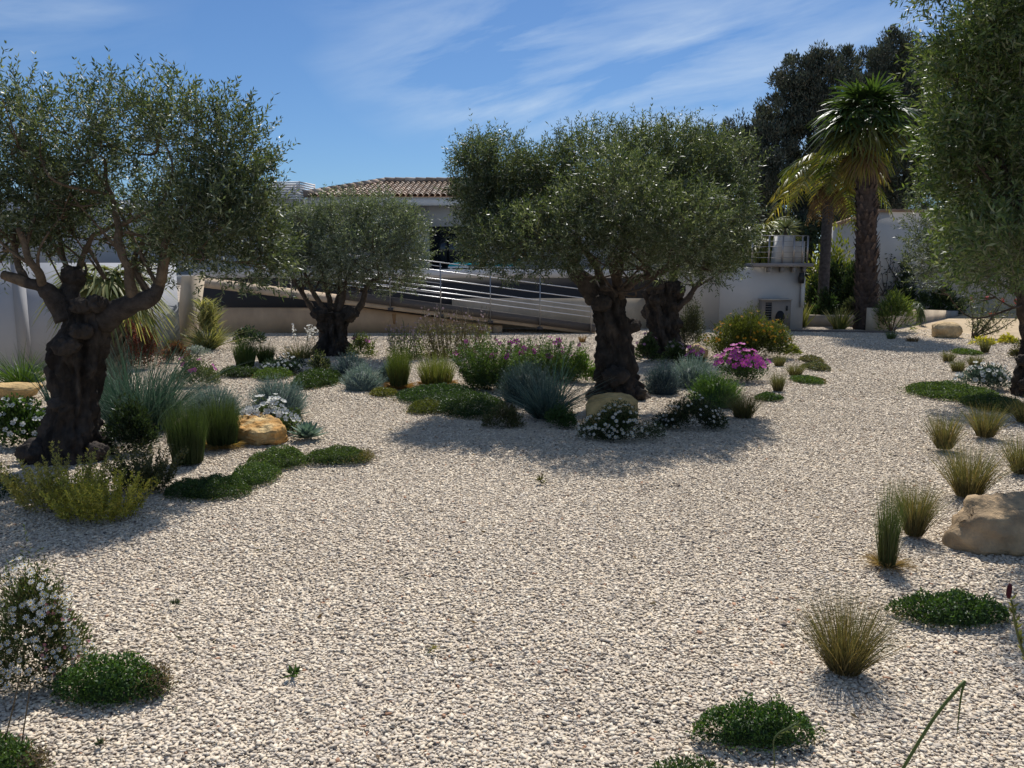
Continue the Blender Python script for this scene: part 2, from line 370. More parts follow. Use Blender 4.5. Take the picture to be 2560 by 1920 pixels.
def spiky(box, label, cat='mounded shrub', cols=((.20, .26, .25), (.15, .21, .21), (.26, .31, .28)), dens=1.0, group=None, name='silver_shrub', w_=1.5, depth=.9, lay=.6, mat=None):
    x0, x1, yt, yb = box; px = (x0+x1)/2
    fr = G(px, yb); rx0 = (x1-x0)/2*mpp(fr); Yc = fr.y + rx0*depth*.8
    top = at(px, yt, Yc); c = np.array([top.x, Yc, 0]); s = mpp(c); rx = (x1-x0)/2*s; ry = rx*depth; h = top.z
    n = int(min(max(dens*260*(x1-x0)*(yb-yt)/3000, 700), 6000)); seed = int(px) % 71
    u = rsph(n); u[:, 2] = np.abs(u[:, 2]) + .02; u = unit(u)
    lum = .8 + .32*fbm(u, 2.6, seed)
    r1 = rng.uniform(.42, .8, n); B = c + u*np.array([rx, ry, h])*(r1*lum)[:, None]
    D = unit(u*np.array([rx, ry, h]) + np.array([0, 0, h*.45]) + rsph(n)*h*.38)
    Ln = (h+rx)/2*rng.uniform(.26, .5, n)
    a = Acc(); dome(a, c, (rx*.66, ry*.66, h*.66), np.array(cols[1])*.6, seed=seed, nz=8)  # inner dome again darkened, interior shade put into its colour
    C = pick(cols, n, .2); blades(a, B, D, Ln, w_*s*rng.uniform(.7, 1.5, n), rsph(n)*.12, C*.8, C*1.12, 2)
    k = n*2; q = rng.integers(0, n, k); t = rng.random(k)[:, None]
    leaves(a, B[q] + D[q]*Ln[q][:, None]*t, D[q]*.6 + rsph(k)*.8, s*5.5, s*1.6, pick(cols, k, .2))
    o = a.build(name, mat or M_BLUE); return tag(o, label, cat, group)
GRN_T = ((.115, .14, .05), (.15, .16, .065), (.085, .11, .042))
STRAW = ((.20, .16, .075), (.15, .125, .06), (.10, .09, .045))
def tuft(box, label, cat='grass clump', c0=STRAW, c1=GRN_T, base=.16, n=420, group='spiky grass clumps', name='grass_clump', w_=1.0, spread=1.0, bend=.28, strays=.12, seg=3, mixc=None, mat=None, skirt=None, power=1.4, lmin=.62, wob=.04, rnd=None):
    x0, x1, yt, yb = box; px = (x0+x1)/2
    g = G(px, yb); s = mpp(g); rb = (x1-x0)*base*s; Yc = g.y + rb*.8
    top = at(px, yt, Yc); c = np.array([top.x, Yc, 0]); h = top.z; rx = (x1-x0)/2*s
    t = rng.random(n)*2*np.pi; r = np.sqrt(rng.random(n)); B = c + np.stack([np.cos(t)*r*rb, np.sin(t)*r*rb, np.zeros(n)], 1)
    sprd = (rx-rb)/h*spread
    tt = t + rng.normal(0, .5, n); o_ = (r**power)*sprd*rng.uniform(.5, 1.15, n) + np.abs(rng.normal(0, .06, n))
    D = np.stack([np.cos(tt)*o_, np.sin(tt)*o_, np.ones(n)], 1)
    Ln = h*rng.uniform(lmin, 1.05, n)*np.sqrt(1+o_**2*.4)*(1-(rnd if rnd is not None else (.33 if name == 'feather_grass' else .12))*r**2)
    bd = np.stack([np.cos(tt), np.sin(tt), np.full(n, -.25)], 1)*(bend*rng.random(n)*(.3+r))[:, None] + rsph(n)*wob
    st = rng.random(n) < strays
    D[st] += np.stack([np.cos(tt[st])*sprd*1.1, np.sin(tt[st])*sprd*1.1, np.zeros(st.sum())], 1)
    C0, C1 = pick(c0, n, .2), pick(c1, n, .2)
    if mixc is not None:
        q = rng.random(n) < .25; C1[q] = pick(mixc, int(q.sum()), .2); C0[q] = C1[q]*.9
    a = Acc(); blades(a, B, D, Ln, np.maximum(.0022, w_*s*rng.uniform(.6, 1.3, n)), bd, C0, C1, seg)
    if skirt is not None:
        k = n//2; t = rng.random(k)*2*np.pi; B = c + np.stack([np.cos(t)*rb, np.sin(t)*rb, np.full(k, .005)], 1)
        D = np.stack([np.cos(t)*.9, np.sin(t)*.9, rng.uniform(.3, 1.1, k)], 1)
        blades(a, B, D, h*rng.uniform(.15, .34, k), w_*s*1.3, np.array([[0, 0, -.4]])*np.ones((k, 1)), pick(skirt, k), pick(skirt, k)*1.1, 2)
    o = a.build(name, mat or M_GRASS); return tag(o, label, cat, group)
def rock(box, label, colr, cat='rock', seed=3, boxy=.55, name='boulder', lump=.16, group=None, top=None, depth=.8, cuts=7, tint=None):
    x0, x1, yt, yb = box; px = (x0+x1)/2
    g = G(px, yb); rx = (x1-x0)/2*mpp(g); Yc = g.y + rx*depth*.85; tp = at(px, yt, Yc); s = mpp((0, Yc, 0)); rx = (x1-x0)/2*s; h = tp.z
    import bmesh
    bm = bmesh.new(); bmesh.ops.create_icosphere(bm, subdivisions=5, radius=1)
    V = np.array([v.co[:] for v in bm.verts]); Fc = np.array([[v.index for v in f.verts] for f in bm.faces]); bm.free()
    V = np.sign(V)*np.abs(V)**boxy; V = V/np.abs(V).max()
    lr = np.random.default_rng(seed)
    for k in range(cuts):
        nrm = unit(lr.normal(size=3)*np.array([1, 1, .8])); d = lr.uniform(.62, .86)*np.abs(nrm).sum()**.25
        e = V@nrm - d; m = e > 0; V[m] -= np.outer(e[m], nrm)
    V = V*(1 + lump*(fbm(V, 1.6, seed, 4)-.5)[:, None]*2) + (fbm(V+5, 5, seed+9, 4)-.5)[:, None]*.13
    V = V/np.abs(V).max(0)
    z = (V[:, 2]+.75)/1.75
    if top: z = z*np.array([top(a) for a in V[:, 0]])
    P = np.stack([tp.x + V[:, 0]*rx, Yc + V[:, 1]*rx*depth, z*h], 1)
    c = np.array(colr)[None]*(.8+.4*fbm(V, 2.5, seed+4))[:, None]
    if tint is not None:
        f = np.clip((fbm(V, 1.8, seed+21)-.45)*4, 0, 1)[:, None]; c = c*(1-f) + np.array(tint)*f
    a = Acc(); a.add(P, Fc, c); o = a.build(name, M_ROCK, smooth=True)
    return tag(o, label, cat, group)

def rock_hull(pts, Y, label, colr, seed, tint=None, amp=1.0, cat='rock', name='boulder'):
    import bmesh
    P = [at(x, y, Y+dy) for x, y, dy in pts]; P += [Vector((p.x, p.y+.1, -.03)) for p in P]
    bm = bmesh.new(); [bm.verts.new(p) for p in P]; r = bmesh.ops.convex_hull(bm, input=bm.verts); bmesh.ops.delete(bm, geom=[v for v in bm.verts if not v.link_faces], context='VERTS')
    bmesh.ops.bevel(bm, geom=bm.edges[:], offset=.012, segments=1, affect='EDGES')
    bmesh.ops.triangulate(bm, faces=bm.faces[:])
    for k in range(6): bmesh.ops.subdivide_edges(bm, edges=[e for e in bm.edges if e.calc_length() > .018*amp], cuts=1, use_grid_fill=True); bmesh.ops.triangulate(bm, faces=bm.faces[:])
    bm.verts.index_update(); V = np.array([v.co[:] for v in bm.verts]); Nn = np.array([v.normal[:] for v in bm.verts]); Fc = np.array([[v.index for v in f.verts] for f in bm.faces]); bm.free()
    V = V + Nn*((fbm(V, 7/amp, seed, 4)-.5)*.07*amp + (fbm(V*np.array([1, 1, 3.5]), 16/amp, seed+3, 3)-.5)*.035*amp)[:, None]
    c = np.array(colr)[None]*(.75+.5*fbm(V, 16, seed+4))[:, None]
    if tint is not None: f = np.clip((fbm(V, 9, seed+21)-.42)*4, 0, 1)[:, None]; c = c*(1-f) + np.array(tint)*f
    a = Acc(); a.add(V, Fc, c); o = a.build(name, M_ROCK); return tag(o, label, cat)
# ---------------------------------------------------------------- trees
def gnarl(acc, prof, Y, seed, sides=84, rings=140, amp=.23, depthk=.9, C=(.06, .048, .04)):
    pr = np.array([(at(p[0], p[1], Y)[:] + (p[2]*mpp(at(p[0], p[1], Y)),)) for p in prof])
    t = np.linspace(0, len(pr)-1, rings); P = np.stack([np.interp(t, np.arange(len(pr)), pr[:, k]) for k in range(4)], 1)
    P[0, 2] = min(P[0, 2], -.02); z = P[:, 2]; th = np.linspace(0, 2*np.pi, sides, endpoint=False)
    V = []
    for i in range(rings):
        u = np.stack([np.cos(th + z[i]*.8), np.sin(th + z[i]*.8), np.full(sides, 0)], 1)
        q = u*1.0 + np.array([0, 0, z[i]*1.1])
        rid = fbm(np.stack([u[:, 0]*2.2, u[:, 1]*2.2, np.full(sides, z[i]*1.5)], 1), 1.3, seed, 4)
        lum = fbm(q*np.array([1, 1, 1.6]) + 7, 2.6, seed+5, 3)
        fl = max(0, 1 - z[i]/.3)*.14*(np.cos(th*5+seed) > .1)
        fine = fbm(np.stack([u[:, 0]*5, u[:, 1]*5, np.full(sides, z[i]*6)], 1), 1.5, seed+11, 3)
        grv = (1-np.abs(2*fbm(np.stack([u[:, 0]*3.2, u[:, 1]*3.2, np.full(sides, z[i]*1.6)], 1), 1.5, seed+19, 2)-1))**5
        r = P[i, 3]*(1 - .2*grv + amp*1.9*(rid-.5)*2 + amp*1.7*(lum-.5)*2 + (.34*(fine-.5) if sides < 80 else .55*(fine-.5)) + fl)
        V.append(np.stack([P[i, 0] + np.cos(th)*r, P[i, 1] + np.sin(th)*r*depthk, np.full(sides, z[i]) + (rid-.5)*.06], 1))
    V = np.concatenate(V); i = np.arange(rings-1)[:, None]*sides; j = np.arange(sides)[None]; k = (j+1) % sides
    acc.add(V, [np.stack([i+j, i+k, i+sides+k, i+sides+j], -1).reshape(-1, 4), (np.arange(sides) + (rings-1)*sides)[None]], np.array(C)[None]*(.15 + 1.7*fbm(V*np.array([1, 1, .5]), 17, seed+3, 4)[:, None]**1.3))
def blob(acc, c, r, seed, C=(.06, .048, .04)):
    import bmesh
    bm = bmesh.new(); bmesh.ops.create_icosphere(bm, subdivisions=4, radius=1)
    V = np.array([v.co[:] for v in bm.verts]); Fc = np.array([[v.index for v in f.verts] for f in bm.faces]); bm.free()
    V = V*(.55 + .9*fbm(V, 2.6, seed, 4))[:, None]*np.array(r) + np.array(c)
    acc.add(V, Fc, C)
def smooth_path(pts, n=14):
    P = np.array(pts, float); m = len(P); P = np.concatenate([[2*P[0]-P[1]], P, [2*P[-1]-P[-2]]]); out = []
    for i in range(m-1):
        for t in np.linspace(0, 1, n, endpoint=(i == m-2)):
            a, b, c, d = P[i:i+4]; out.append(.5*(2*b + (c-a)*t + (2*a-5*b+4*c-d)*t*t + (3*b-a-3*c+d)*t**3))
    return np.array(out)
OLV = ((.068, .094, .046), (.088, .114, .058), (.050, .074, .036), (.108, .132, .072), (.235, .26, .20))
def olive(label, basepx, Y, prof, limbs, lobes, seed, leaf=.05, dens=900, knobs=(), cols=OLV, branches=26, lpt=14, gap=.40, trunkC=(.058, .048, .041), shoot=90, limbC=(.10, .076, .058)):
    b0 = at(basepx[0], basepx[1], Y); base = Vector((b0.x, Y, 0))
    root = empty('olive_tree', base, label, 'olive tree', 'old olive trees with trimmed crowns')
    a = Acc(); gnarl(a, prof, Y, seed, C=trunkC)
    for (kx, ky, dy, kr) in knobs:
        p = at(kx, ky, Y+dy); s = mpp(p); blob(a, p[:], (kr*s, kr*s*.9, kr*s*.8), seed+int(kx), trunkC)
    a.build('trunk', M_BARK, root, smooth=True)
    ends = []
    for lm in limbs:
        pts = [(*at(x, y, Y+dy), hw*mpp(at(x, y, Y+dy))) for (x, y, dy, hw) in lm]
        sp_ = smooth_path(pts, 7); sp_[:, :3] += (np.stack([vnoise(sp_[:, :3], 9, k+seed) for k in range(3)], 1)-.5)*.035
        a = Acc(); a.tube(sp_[:, :3], np.maximum(sp_[:, 3]*(1+.3*(fbm(sp_[:, :3], 11, seed)-.5)*2.2), .006), 12, np.repeat(np.where(np.array(sp_[:, 3]/mpp((0, Y, 1)))[:, None] > 15, np.array(trunkC)[None]*1.25, np.array(limbC)[None]), 12, 0))
        a.build('limb', M_LIMB, root, smooth=True); ends.append(sp_)
    LB = []
    for (lx, ly, dy, rx, rz, ryk, dk) in lobes:
        c = at(lx, ly, Y+dy); s = mpp(c); LB.append((np.array(c), np.array([rx*s, rx*s*ryk, rz*s]), dk))
    a = Acc(); sb = Acc()
    for i in range(branches):
        e = ends[rng.integers(0, len(ends))]; st = e[rng.integers(len(e)//2, len(e))][:3]
        d = [np.linalg.norm(l[0]-st) for l in LB]; l = LB[rng.choice(len(LB), p=(1/np.array(d)**2)/np.sum(1/np.array(d)**2))]
        en = l[0] + rsph(1)[0]*l[1]*.75; md = (st+en)/2 + rng.normal(size=3)*.12 + np.array([0, 0, -.04])
        sb.tube(smooth_path([st, md, en], 6), np.linspace(.017, .005, 12), 6, limbC)
        for j in range(3):
            en2 = en + rsph(1)[0]*l[1]*.5; m2 = md*.4 + en*.6
            pth = smooth_path([m2, (m2+en2)/2 + rng.normal(size=3)*.05, en2], 4); sb.tube(pth, np.linspace(.009, .003, len(pth)), 5, limbC)
    sb.build('branches', M_LIMB, root, smooth=True)
    Ps, Ds = [], []
    for c, r, dk in LB:
        n = int(4.6*dens*dk*r[0]*r[2]); u = rsph(n); rad = rng.random(n)**.45
        P = c + u*r*rad[:, None]
        m = fbm(P, 4.6, seed, 2) > gap*np.clip(.75 + .5*rad, 0, 1.2)
        Ps.append(P[m]); Ds.append((u*.75 + np.array([0, 0, .5]) + rsph(n)*.65)[m])
    P = np.concatenate(Ps); D = unit(np.concatenate(Ds)); n = len(P)
    TL = rng.uniform(.11, .24, n)*leaf/.05
    # long shoots standing out of the crown
    zt = np.array([l[0][2]+l[1][2]*.55 for l in LB])
    cand = np.where((D[:, 2] > .35))[0]; q = rng.choice(cand, min(shoot, len(cand)), replace=False); zq = np.argsort(-P[q, 2])[:int(len(q)*.7)]; q = q[zq]
    TL[q] *= 1.9; D[q] = unit(D[q] + np.array([0, 0, .9]))
    k = np.arange(lpt); tt = (k//2+1)/(lpt/2)
    pos = P[:, None] + D[:, None]*(TL[:, None]*tt[None])[..., None]
    side = unit(np.cross(D, rsph(n))); side2 = np.cross(D, side)
    ang = (k//2)*1.57 + (k % 2)*np.pi + 0
    perp = side[:, None]*np.cos(ang)[None, :, None] + side2[:, None]*np.sin(ang)[None, :, None]
    LD = D[:, None]*.75 + perp*.75 + rng.normal(size=pos.shape)*.22
    m = n*lpt; tone = .7 + .6*fbm(P, 3.1, seed+8)
    C = pick(cols, m, .2)*np.repeat(tone, lpt)[:, None]
    leaves(a, pos.reshape(m, 3), LD.reshape(m, 3), leaf*rng.uniform(.6, 1.2, m), leaf*.24*rng.uniform(.8, 1.2, m), C, .1)
    blades(a, P - D*.05, D, TL+.05, .0035, np.zeros((n, 3)), np.full((n, 3), .14)*np.array([1, .85, .65]), np.full((n, 3), .16)*np.array([.8, 1, .6]), 1)
    a.build('crown', M_OLIVE, root)
    return root
def fan_frond(acc, c, d, size, cols, n=26, droop=.35, stalk=.5, span=1.9, hang=.55):
    d = unit(np.array(d, float)); up = np.array([0, 0, 1.]); sd = unit(np.cross(d, up) if abs(d[2]) < .97 else np.array([1., 0, 0])); nn = np.cross(sd, d)
    hub = np.array(c) + d*size*stalk + np.array([0, 0, -.05*size])
    d0 = d; d = unit(d + np.array([0, 0, -hang])); sd = unit(np.cross(d, up) if abs(d[2]) < .97 else sd); nn = np.cross(sd, d)
    acc.tube([np.array(c), (np.array(c)+hub)/2 + nn*.03*size, hub], [size*.018, size*.014, size*.012], 5, np.array(cols[0])*1.2)
    an = np.linspace(-span, span, n) + rng.normal(0, .03, n)
    D = d[None]*np.cos(an)[:, None] + sd[None]*np.sin(an)[:, None] + nn[None]*(.15+rng.normal(0, .05, n))[:, None]
    B = np.repeat(hub[None], n, 0); Ln = size*(.62 + .38*np.cos(an*.6))*rng.uniform(.85, 1.05, n)*.8
    bd = np.stack([np.zeros(n), np.zeros(n), -droop*rng.uniform(.6, 1.4, n)], 1)
    S = unit(np.cross(D, nn[None] + rng.normal(0, .25, (n, 3))))
    C = pick(cols, n, .16); blades(acc, B, D, Ln, size*.075, bd, C, C*1.15, 4, S=S, taper=.6)
def feather_frond(acc, c, d, size, cols, n=34, droop=.6):
    d = np.array(d, float); t = np.linspace(0, 1, 14)[:, None]
    P = np.array(c) + d*size*t + np.array([0, 0, -droop*size])*t**2.2
    acc.tube(P, np.linspace(size*.018, size*.004, 14), 5, np.array(cols[0])*1.3)
    tq = np.repeat(np.linspace(.15, 1, n), 2); B = np.stack([np.interp(tq, t[:, 0], P[:, k]) for k in range(3)], 1)
    T = unit(np.stack([np.interp(tq, t[:, 0], np.gradient(P[:, k])) for k in range(3)], 1)); S = unit(np.cross(T, np.array([0, 0, 1.])))*np.where(np.arange(2*n) % 2, 1, -1)[:, None]
    D = S*.9 + T*.55 + np.array([0, 0, .12]) + rng.normal(0, .08, (2*n, 3))
    C = pick(cols, 2*n, .18); Ln = size*.34*np.sin(np.clip(tq, 0, .97)*np.pi*.9+.25)*rng.uniform(.85, 1.1, 2*n)
    blades(acc, B, D, np.maximum(Ln, .04*size), size*.028, np.array([[0, 0, -.5]])*np.ones((2*n, 1)), C, C*1.2, 3, taper=.6)
def palm_trunk(acc, base, top, r0, r1, C, scales=True, rows=26):
    b, t = np.array(base, float), np.array(top, float); n = rows; q = np.linspace(0, 1, n*2)
    P = b + (t-b)*q[:, None]; rad = r0 + (r1-r0)*q; rad = rad*(1 + (.07 if scales else .025)*np.where(np.arange(2*n) % 2, 1, -1)); rad[:3] *= 1.15
    acc.tube(P, rad, 14, C)
    if scales:
        m = n*11; z = rng.random(m); th = rng.random(m)*6.28; rr = (r0+(r1-r0)*z)
        B = b + (t-b)*z[:, None] + np.stack([np.cos(th)*rr*.92, np.sin(th)*rr*.92, np.zeros(m)], 1)
        D = np.stack([np.cos(th)*.55, np.sin(th)*.55, np.ones(m)], 1)
        blades(acc, B, D, r0*.75, r0*.5, np.zeros((m, 3)), pick((C,), m, .3), pick((np.array(C)*1.5,), m, .3), 1, S=np.stack([-np.sin(th), np.cos(th), np.zeros(m)], 1), taper=.4)
def pine(label, px, Y, top, bot, hw, lobes, seed, cols=((.075, .092, .072), (.095, .112, .085), (.058, .074, .058), (.11, .105, .08)), n=15000):
    base = Vector((at(px, 660, Y).x, Y, 0)); root = empty('pine_tree', base, label, 'pine tree', 'dark pines behind the garden')
    a = Acc(); tp = at(px, top+60, Y); a.tube(smooth_path([base[:], (base.x+.2, Y, tp.z*.5), tp[:]], 6), np.linspace(.28, .05, len(smooth_path([base[:], (base.x+.2, Y, 1), tp[:]], 6))), 10, (.12, .09, .07))
    a.build('trunk', M_BARK, root)
    a = Acc()
    for (lx, ly, rx, rz) in lobes:
        c = np.array(at(lx, ly, Y + rng.uniform(-1, 1))); s = Y/F; r = np.array([rx*s, rx*s*1.0, rz*s])
        m = int(4.5*n*rx*rz/40000); K = max(14, int(rx*rz/95)); u = rsph(K); cc = c + u*r*(rng.random(K)**.35)[:, None]
        cr = rng.uniform(.2, .46, K)
        k = rng.integers(0, K, m); uu = rsph(m); P = cc[k] + uu*(cr[k]*(rng.random(m)**.5))[:, None]*np.array([.85, .85, 1.15])
        C = pick(cols, m, .25)*(.65 + .7*rng.random(K)[k])[:, None]
        leaves(a, P, uu*.5 + np.array([0, 0, .7]) + rsph(m)*.5, .17*rng.uniform(.6, 1.2, m), .05, C)
    a.build('crown', M_PINE, root); return root

# ================================================================= GROUND
def build_ground():
    n = 120; xs = np.concatenate([-np.geomspace(400, 12, 8), np.linspace(-11, 11, 90), np.geomspace(12, 400, 8)]); ys = np.concatenate([[-60, -20, -5], np.linspace(0, 24, 100), np.geomspace(26, 600, 8)])
    X, Yg = np.meshgrid(xs, ys); P = np.stack([X, Yg, np.zeros_like(X)], -1).reshape(-1, 3)
    P[:, 2] = ground_z(P)
    i = np.arange(len(ys)-1)[:, None]*len(xs); j = np.arange(len(xs)-1)[None]
    a = Acc(); a.add(P, np.stack([i+j, i+j+1, i+len(xs)+j+1, i+len(xs)+j], -1).reshape(-1, 4)); o = a.build('ground', M_GROUND, smooth=True)
    tag(o, 'pale gravel covered garden ground', None, None, 'structure')
def ground_z(P):
    m = np.clip((19-P[:, 1])/4, 0, 1)*np.clip((10-np.abs(P[:, 0]))/2, 0, 1)
    Q = np.stack([P[:, 0], P[:, 1], np.zeros(len(P))], 1)
    return ((fbm(Q, .8, 3, 2)-.5)*.035 - .012)*m - .004
build_ground()
PEBC = np.array([(.62, .54, .44), (.68, .61, .51), (.52, .445, .365), (.56, .475, .385), (.40, .345, .30), (.74, .68, .59), (.47, .40, .33), (.33, .29, .26), (.60, .50, .375), (.53, .48, .43)])
def pebbles():
    a = Acc()
    t = (1+5**.5)/2
    ico = unit(np.array([(-1,t,0),(1,t,0),(-1,-t,0),(1,-t,0),(0,-1,t),(0,1,t),(0,-1,-t),(0,1,-t),(t,0,-1),(t,0,1),(-t,0,-1),(-t,0,1)], float))
    icf = np.array([(0,11,5),(0,5,1),(0,1,7),(0,7,10),(0,10,11),(1,5,9),(5,11,4),(11,10,2),(10,7,6),(7,1,8),(3,9,4),(3,4,2),(3,2,6),(3,6,8),(3,8,9),(4,9,5),(2,4,11),(6,2,10),(8,6,7),(9,8,1)])
    cub = np.array([(x, y, z) for z in (-1, 1) for x, y in ((-1, -1), (1, -1), (1, 1), (-1, 1))], float)*.72
    cuf = np.array([(3,2,1,0),(4,5,6,7),(0,1,5,4),(1,2,6,5),(2,3,7,6),(3,0,4,7)])
    for (d0, d1, dens, size, tv, tf) in ((1.9, 3.2, 12500, .0061, ico, icf), (3.2, 4.0, 12500, .0060, cub, cuf), (4.0, 6.5, 10500, .0060, cub, cuf), (6.5, 9.5, 7600, .0064, cub, cuf), (9.5, 13.5, 4600, .0075, cub, cuf), (13.5, 20.2, 2700, .009, cub, cuf)):
        hw = lambda d: np.minimum(.66*d + 1.5, 10.5)
        n = int(dens*(hw(d0)+hw(d1))*(d1-d0)); d = np.sqrt(d0*d0 + rng.random(n)*(d1*d1-d0*d0)); x = (rng.random(n)*2-1)*hw(d)
        P = np.stack([x, d, np.zeros(n)], 1); P[:, 2] = ground_z(P)
        sz = size*np.exp(rng.normal(0, .32, n)); sz = np.minimum(sz, size*1.9)
        k = len(tv); V = tv[None] * (1 + rng.normal(0, .2, (n, k, 1))) + rng.normal(0, .15, (n, k, 3))
        sc3 = np.stack([rng.uniform(.95, 1.6, n), rng.uniform(.65, 1.05, n), rng.uniform(.28, .5, n)], 1)*sz[:, None]
        V = V*sc3[:, None]
        th = rng.random(n)*6.28; tl = rng.normal(0, .27, n); c, s_ = np.cos(tl)[:, None], np.sin(tl)[:, None]
        x1, z1 = V[..., 0]*c - V[..., 2]*s_, V[..., 0]*s_ + V[..., 2]*c
        c, s_ = np.cos(th)[:, None], np.sin(th)[:, None]
        V = np.stack([x1*c - V[..., 1]*s_, x1*s_ + V[..., 1]*c, z1], -1)
        P[:, 2] += sz*rng.uniform(.2, .58, n); V = V + P[:, None]
        pat = (.84 + .32*fbm(P*np.array([1, 1, 0]), .9, 31, 3))
        C = PEBC[rng.integers(0, len(PEBC), n)]*np.array([1.15, 1.075, .95])*.66 + np.array([.615, .56, .475])*.34*np.clip(1+rng.normal(0, .10, (n, 1)), .7, 1.3)*pat[:, None]
        rd = rng.random(n) < .006; C[rd] = (.42, .24, .15); dk = rng.random(n) < .008; C[dk] = (.12, .10, .09)
        a.add(V.reshape(-1, 3), (np.arange(n)[:, None, None]*k + tf[None]).reshape(-1, tf.shape[1]), np.repeat(C, k, 0))
    o = a.build('gravel', M_PEB); tag(o, 'loose pale limestone gravel chippings covering the ground', None, None, 'stuff')
pebbles()
def litter():
    n = 420; d = np.sqrt(rng.uniform(2.2**2, 13**2, n)); x = (rng.random(n)*2-1)*.62*d; P = np.stack([x, d, np.zeros(n)], 1); P[:, 2] = ground_z(P)+.013
    a = Acc(); leaves(a, P, rsph(n)*np.array([1, 1, .18]), rng.uniform(.025, .06, n), rng.uniform(.006, .014, n), pick(((.22, .14, .07), (.15, .10, .06), (.28, .20, .11), (.12, .11, .05)), n)); o = a.build('fallen_leaves', M_LEAF); tag(o, 'scattered dry fallen leaves lying on the pale gravel', None, None, 'stuff')
litter()
def sand():
    a = Acc(); pts = [G(2222, 833), G(2440, 850), G(2990, 860), G(2990, 768), G(2430, 768), G(2396, 791)]
    P = [(p.x, p.y, .004) for p in pts]; a.add(P, np.array([list(range(6))]), (.46, .35, .22)); o = a.build('sand_path', M_CONC); tag(o, 'beige sandy path beyond the gravel', None, None, 'structure')
sand()

# ================================================================= BUILDINGS
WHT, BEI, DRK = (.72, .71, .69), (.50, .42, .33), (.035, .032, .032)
def wallquad(acc, p0, p1, z0, z1a, z1b, th, C):   # upright slab between two ground points
    p0, p1 = Vector((p0[0], p0[1], 0)), Vector((p1[0], p1[1], 0)); n = Vector((-(p1-p0).y, (p1-p0).x, 0)).normalized()*th
    b = [p0, p1, p1+n, p0+n]
    acc.hexa([(q.x, q.y, z0) for q in b] + [(b[0].x, b[0].y, z1a), (b[1].x, b[1].y, z1b), (b[2].x, b[2].y, z1b), (b[3].x, b[3].y, z1a)], C)
def build_left_wall():
    A, B = G(-160, 960), G(452, 874)
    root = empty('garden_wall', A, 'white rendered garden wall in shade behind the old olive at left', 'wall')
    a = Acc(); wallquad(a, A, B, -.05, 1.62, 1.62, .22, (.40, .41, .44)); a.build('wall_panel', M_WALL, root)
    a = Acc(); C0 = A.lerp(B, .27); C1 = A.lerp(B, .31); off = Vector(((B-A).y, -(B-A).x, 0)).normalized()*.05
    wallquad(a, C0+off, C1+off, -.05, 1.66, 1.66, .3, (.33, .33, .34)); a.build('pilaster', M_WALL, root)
    P0, P1 = at(445, 872, 15.75), at(487, 690, 15.75)
    a = Acc(); x0, x1 = P0.x, P0.x+.19; tilt = .21
    a.hexa([(x0, 15.6, -.05), (x1-.05, 15.6, -.05), (x1-.05, 16.3, -.05), (x0, 16.3, -.05), (x0+tilt, 15.6, P1.z), (x1+tilt, 15.6, P1.z), (x1+tilt, 16.3, P1.z), (x0+tilt, 16.3, P1.z)], (.42, .35, .26))
    o = a.build('concrete_pillar', M_CONC); tag(o, 'slanted beige concrete pillar at the end of white wall', 'pillar')
build_left_wall()
YR = 19.0
def ramp_z(x):   # top of the ramp at front edge
    a, b = at(480, 699, YR), at(1486, 829, YR); return a.z + (b.z-a.z)*(x-a.x)/(b.x-a.x)
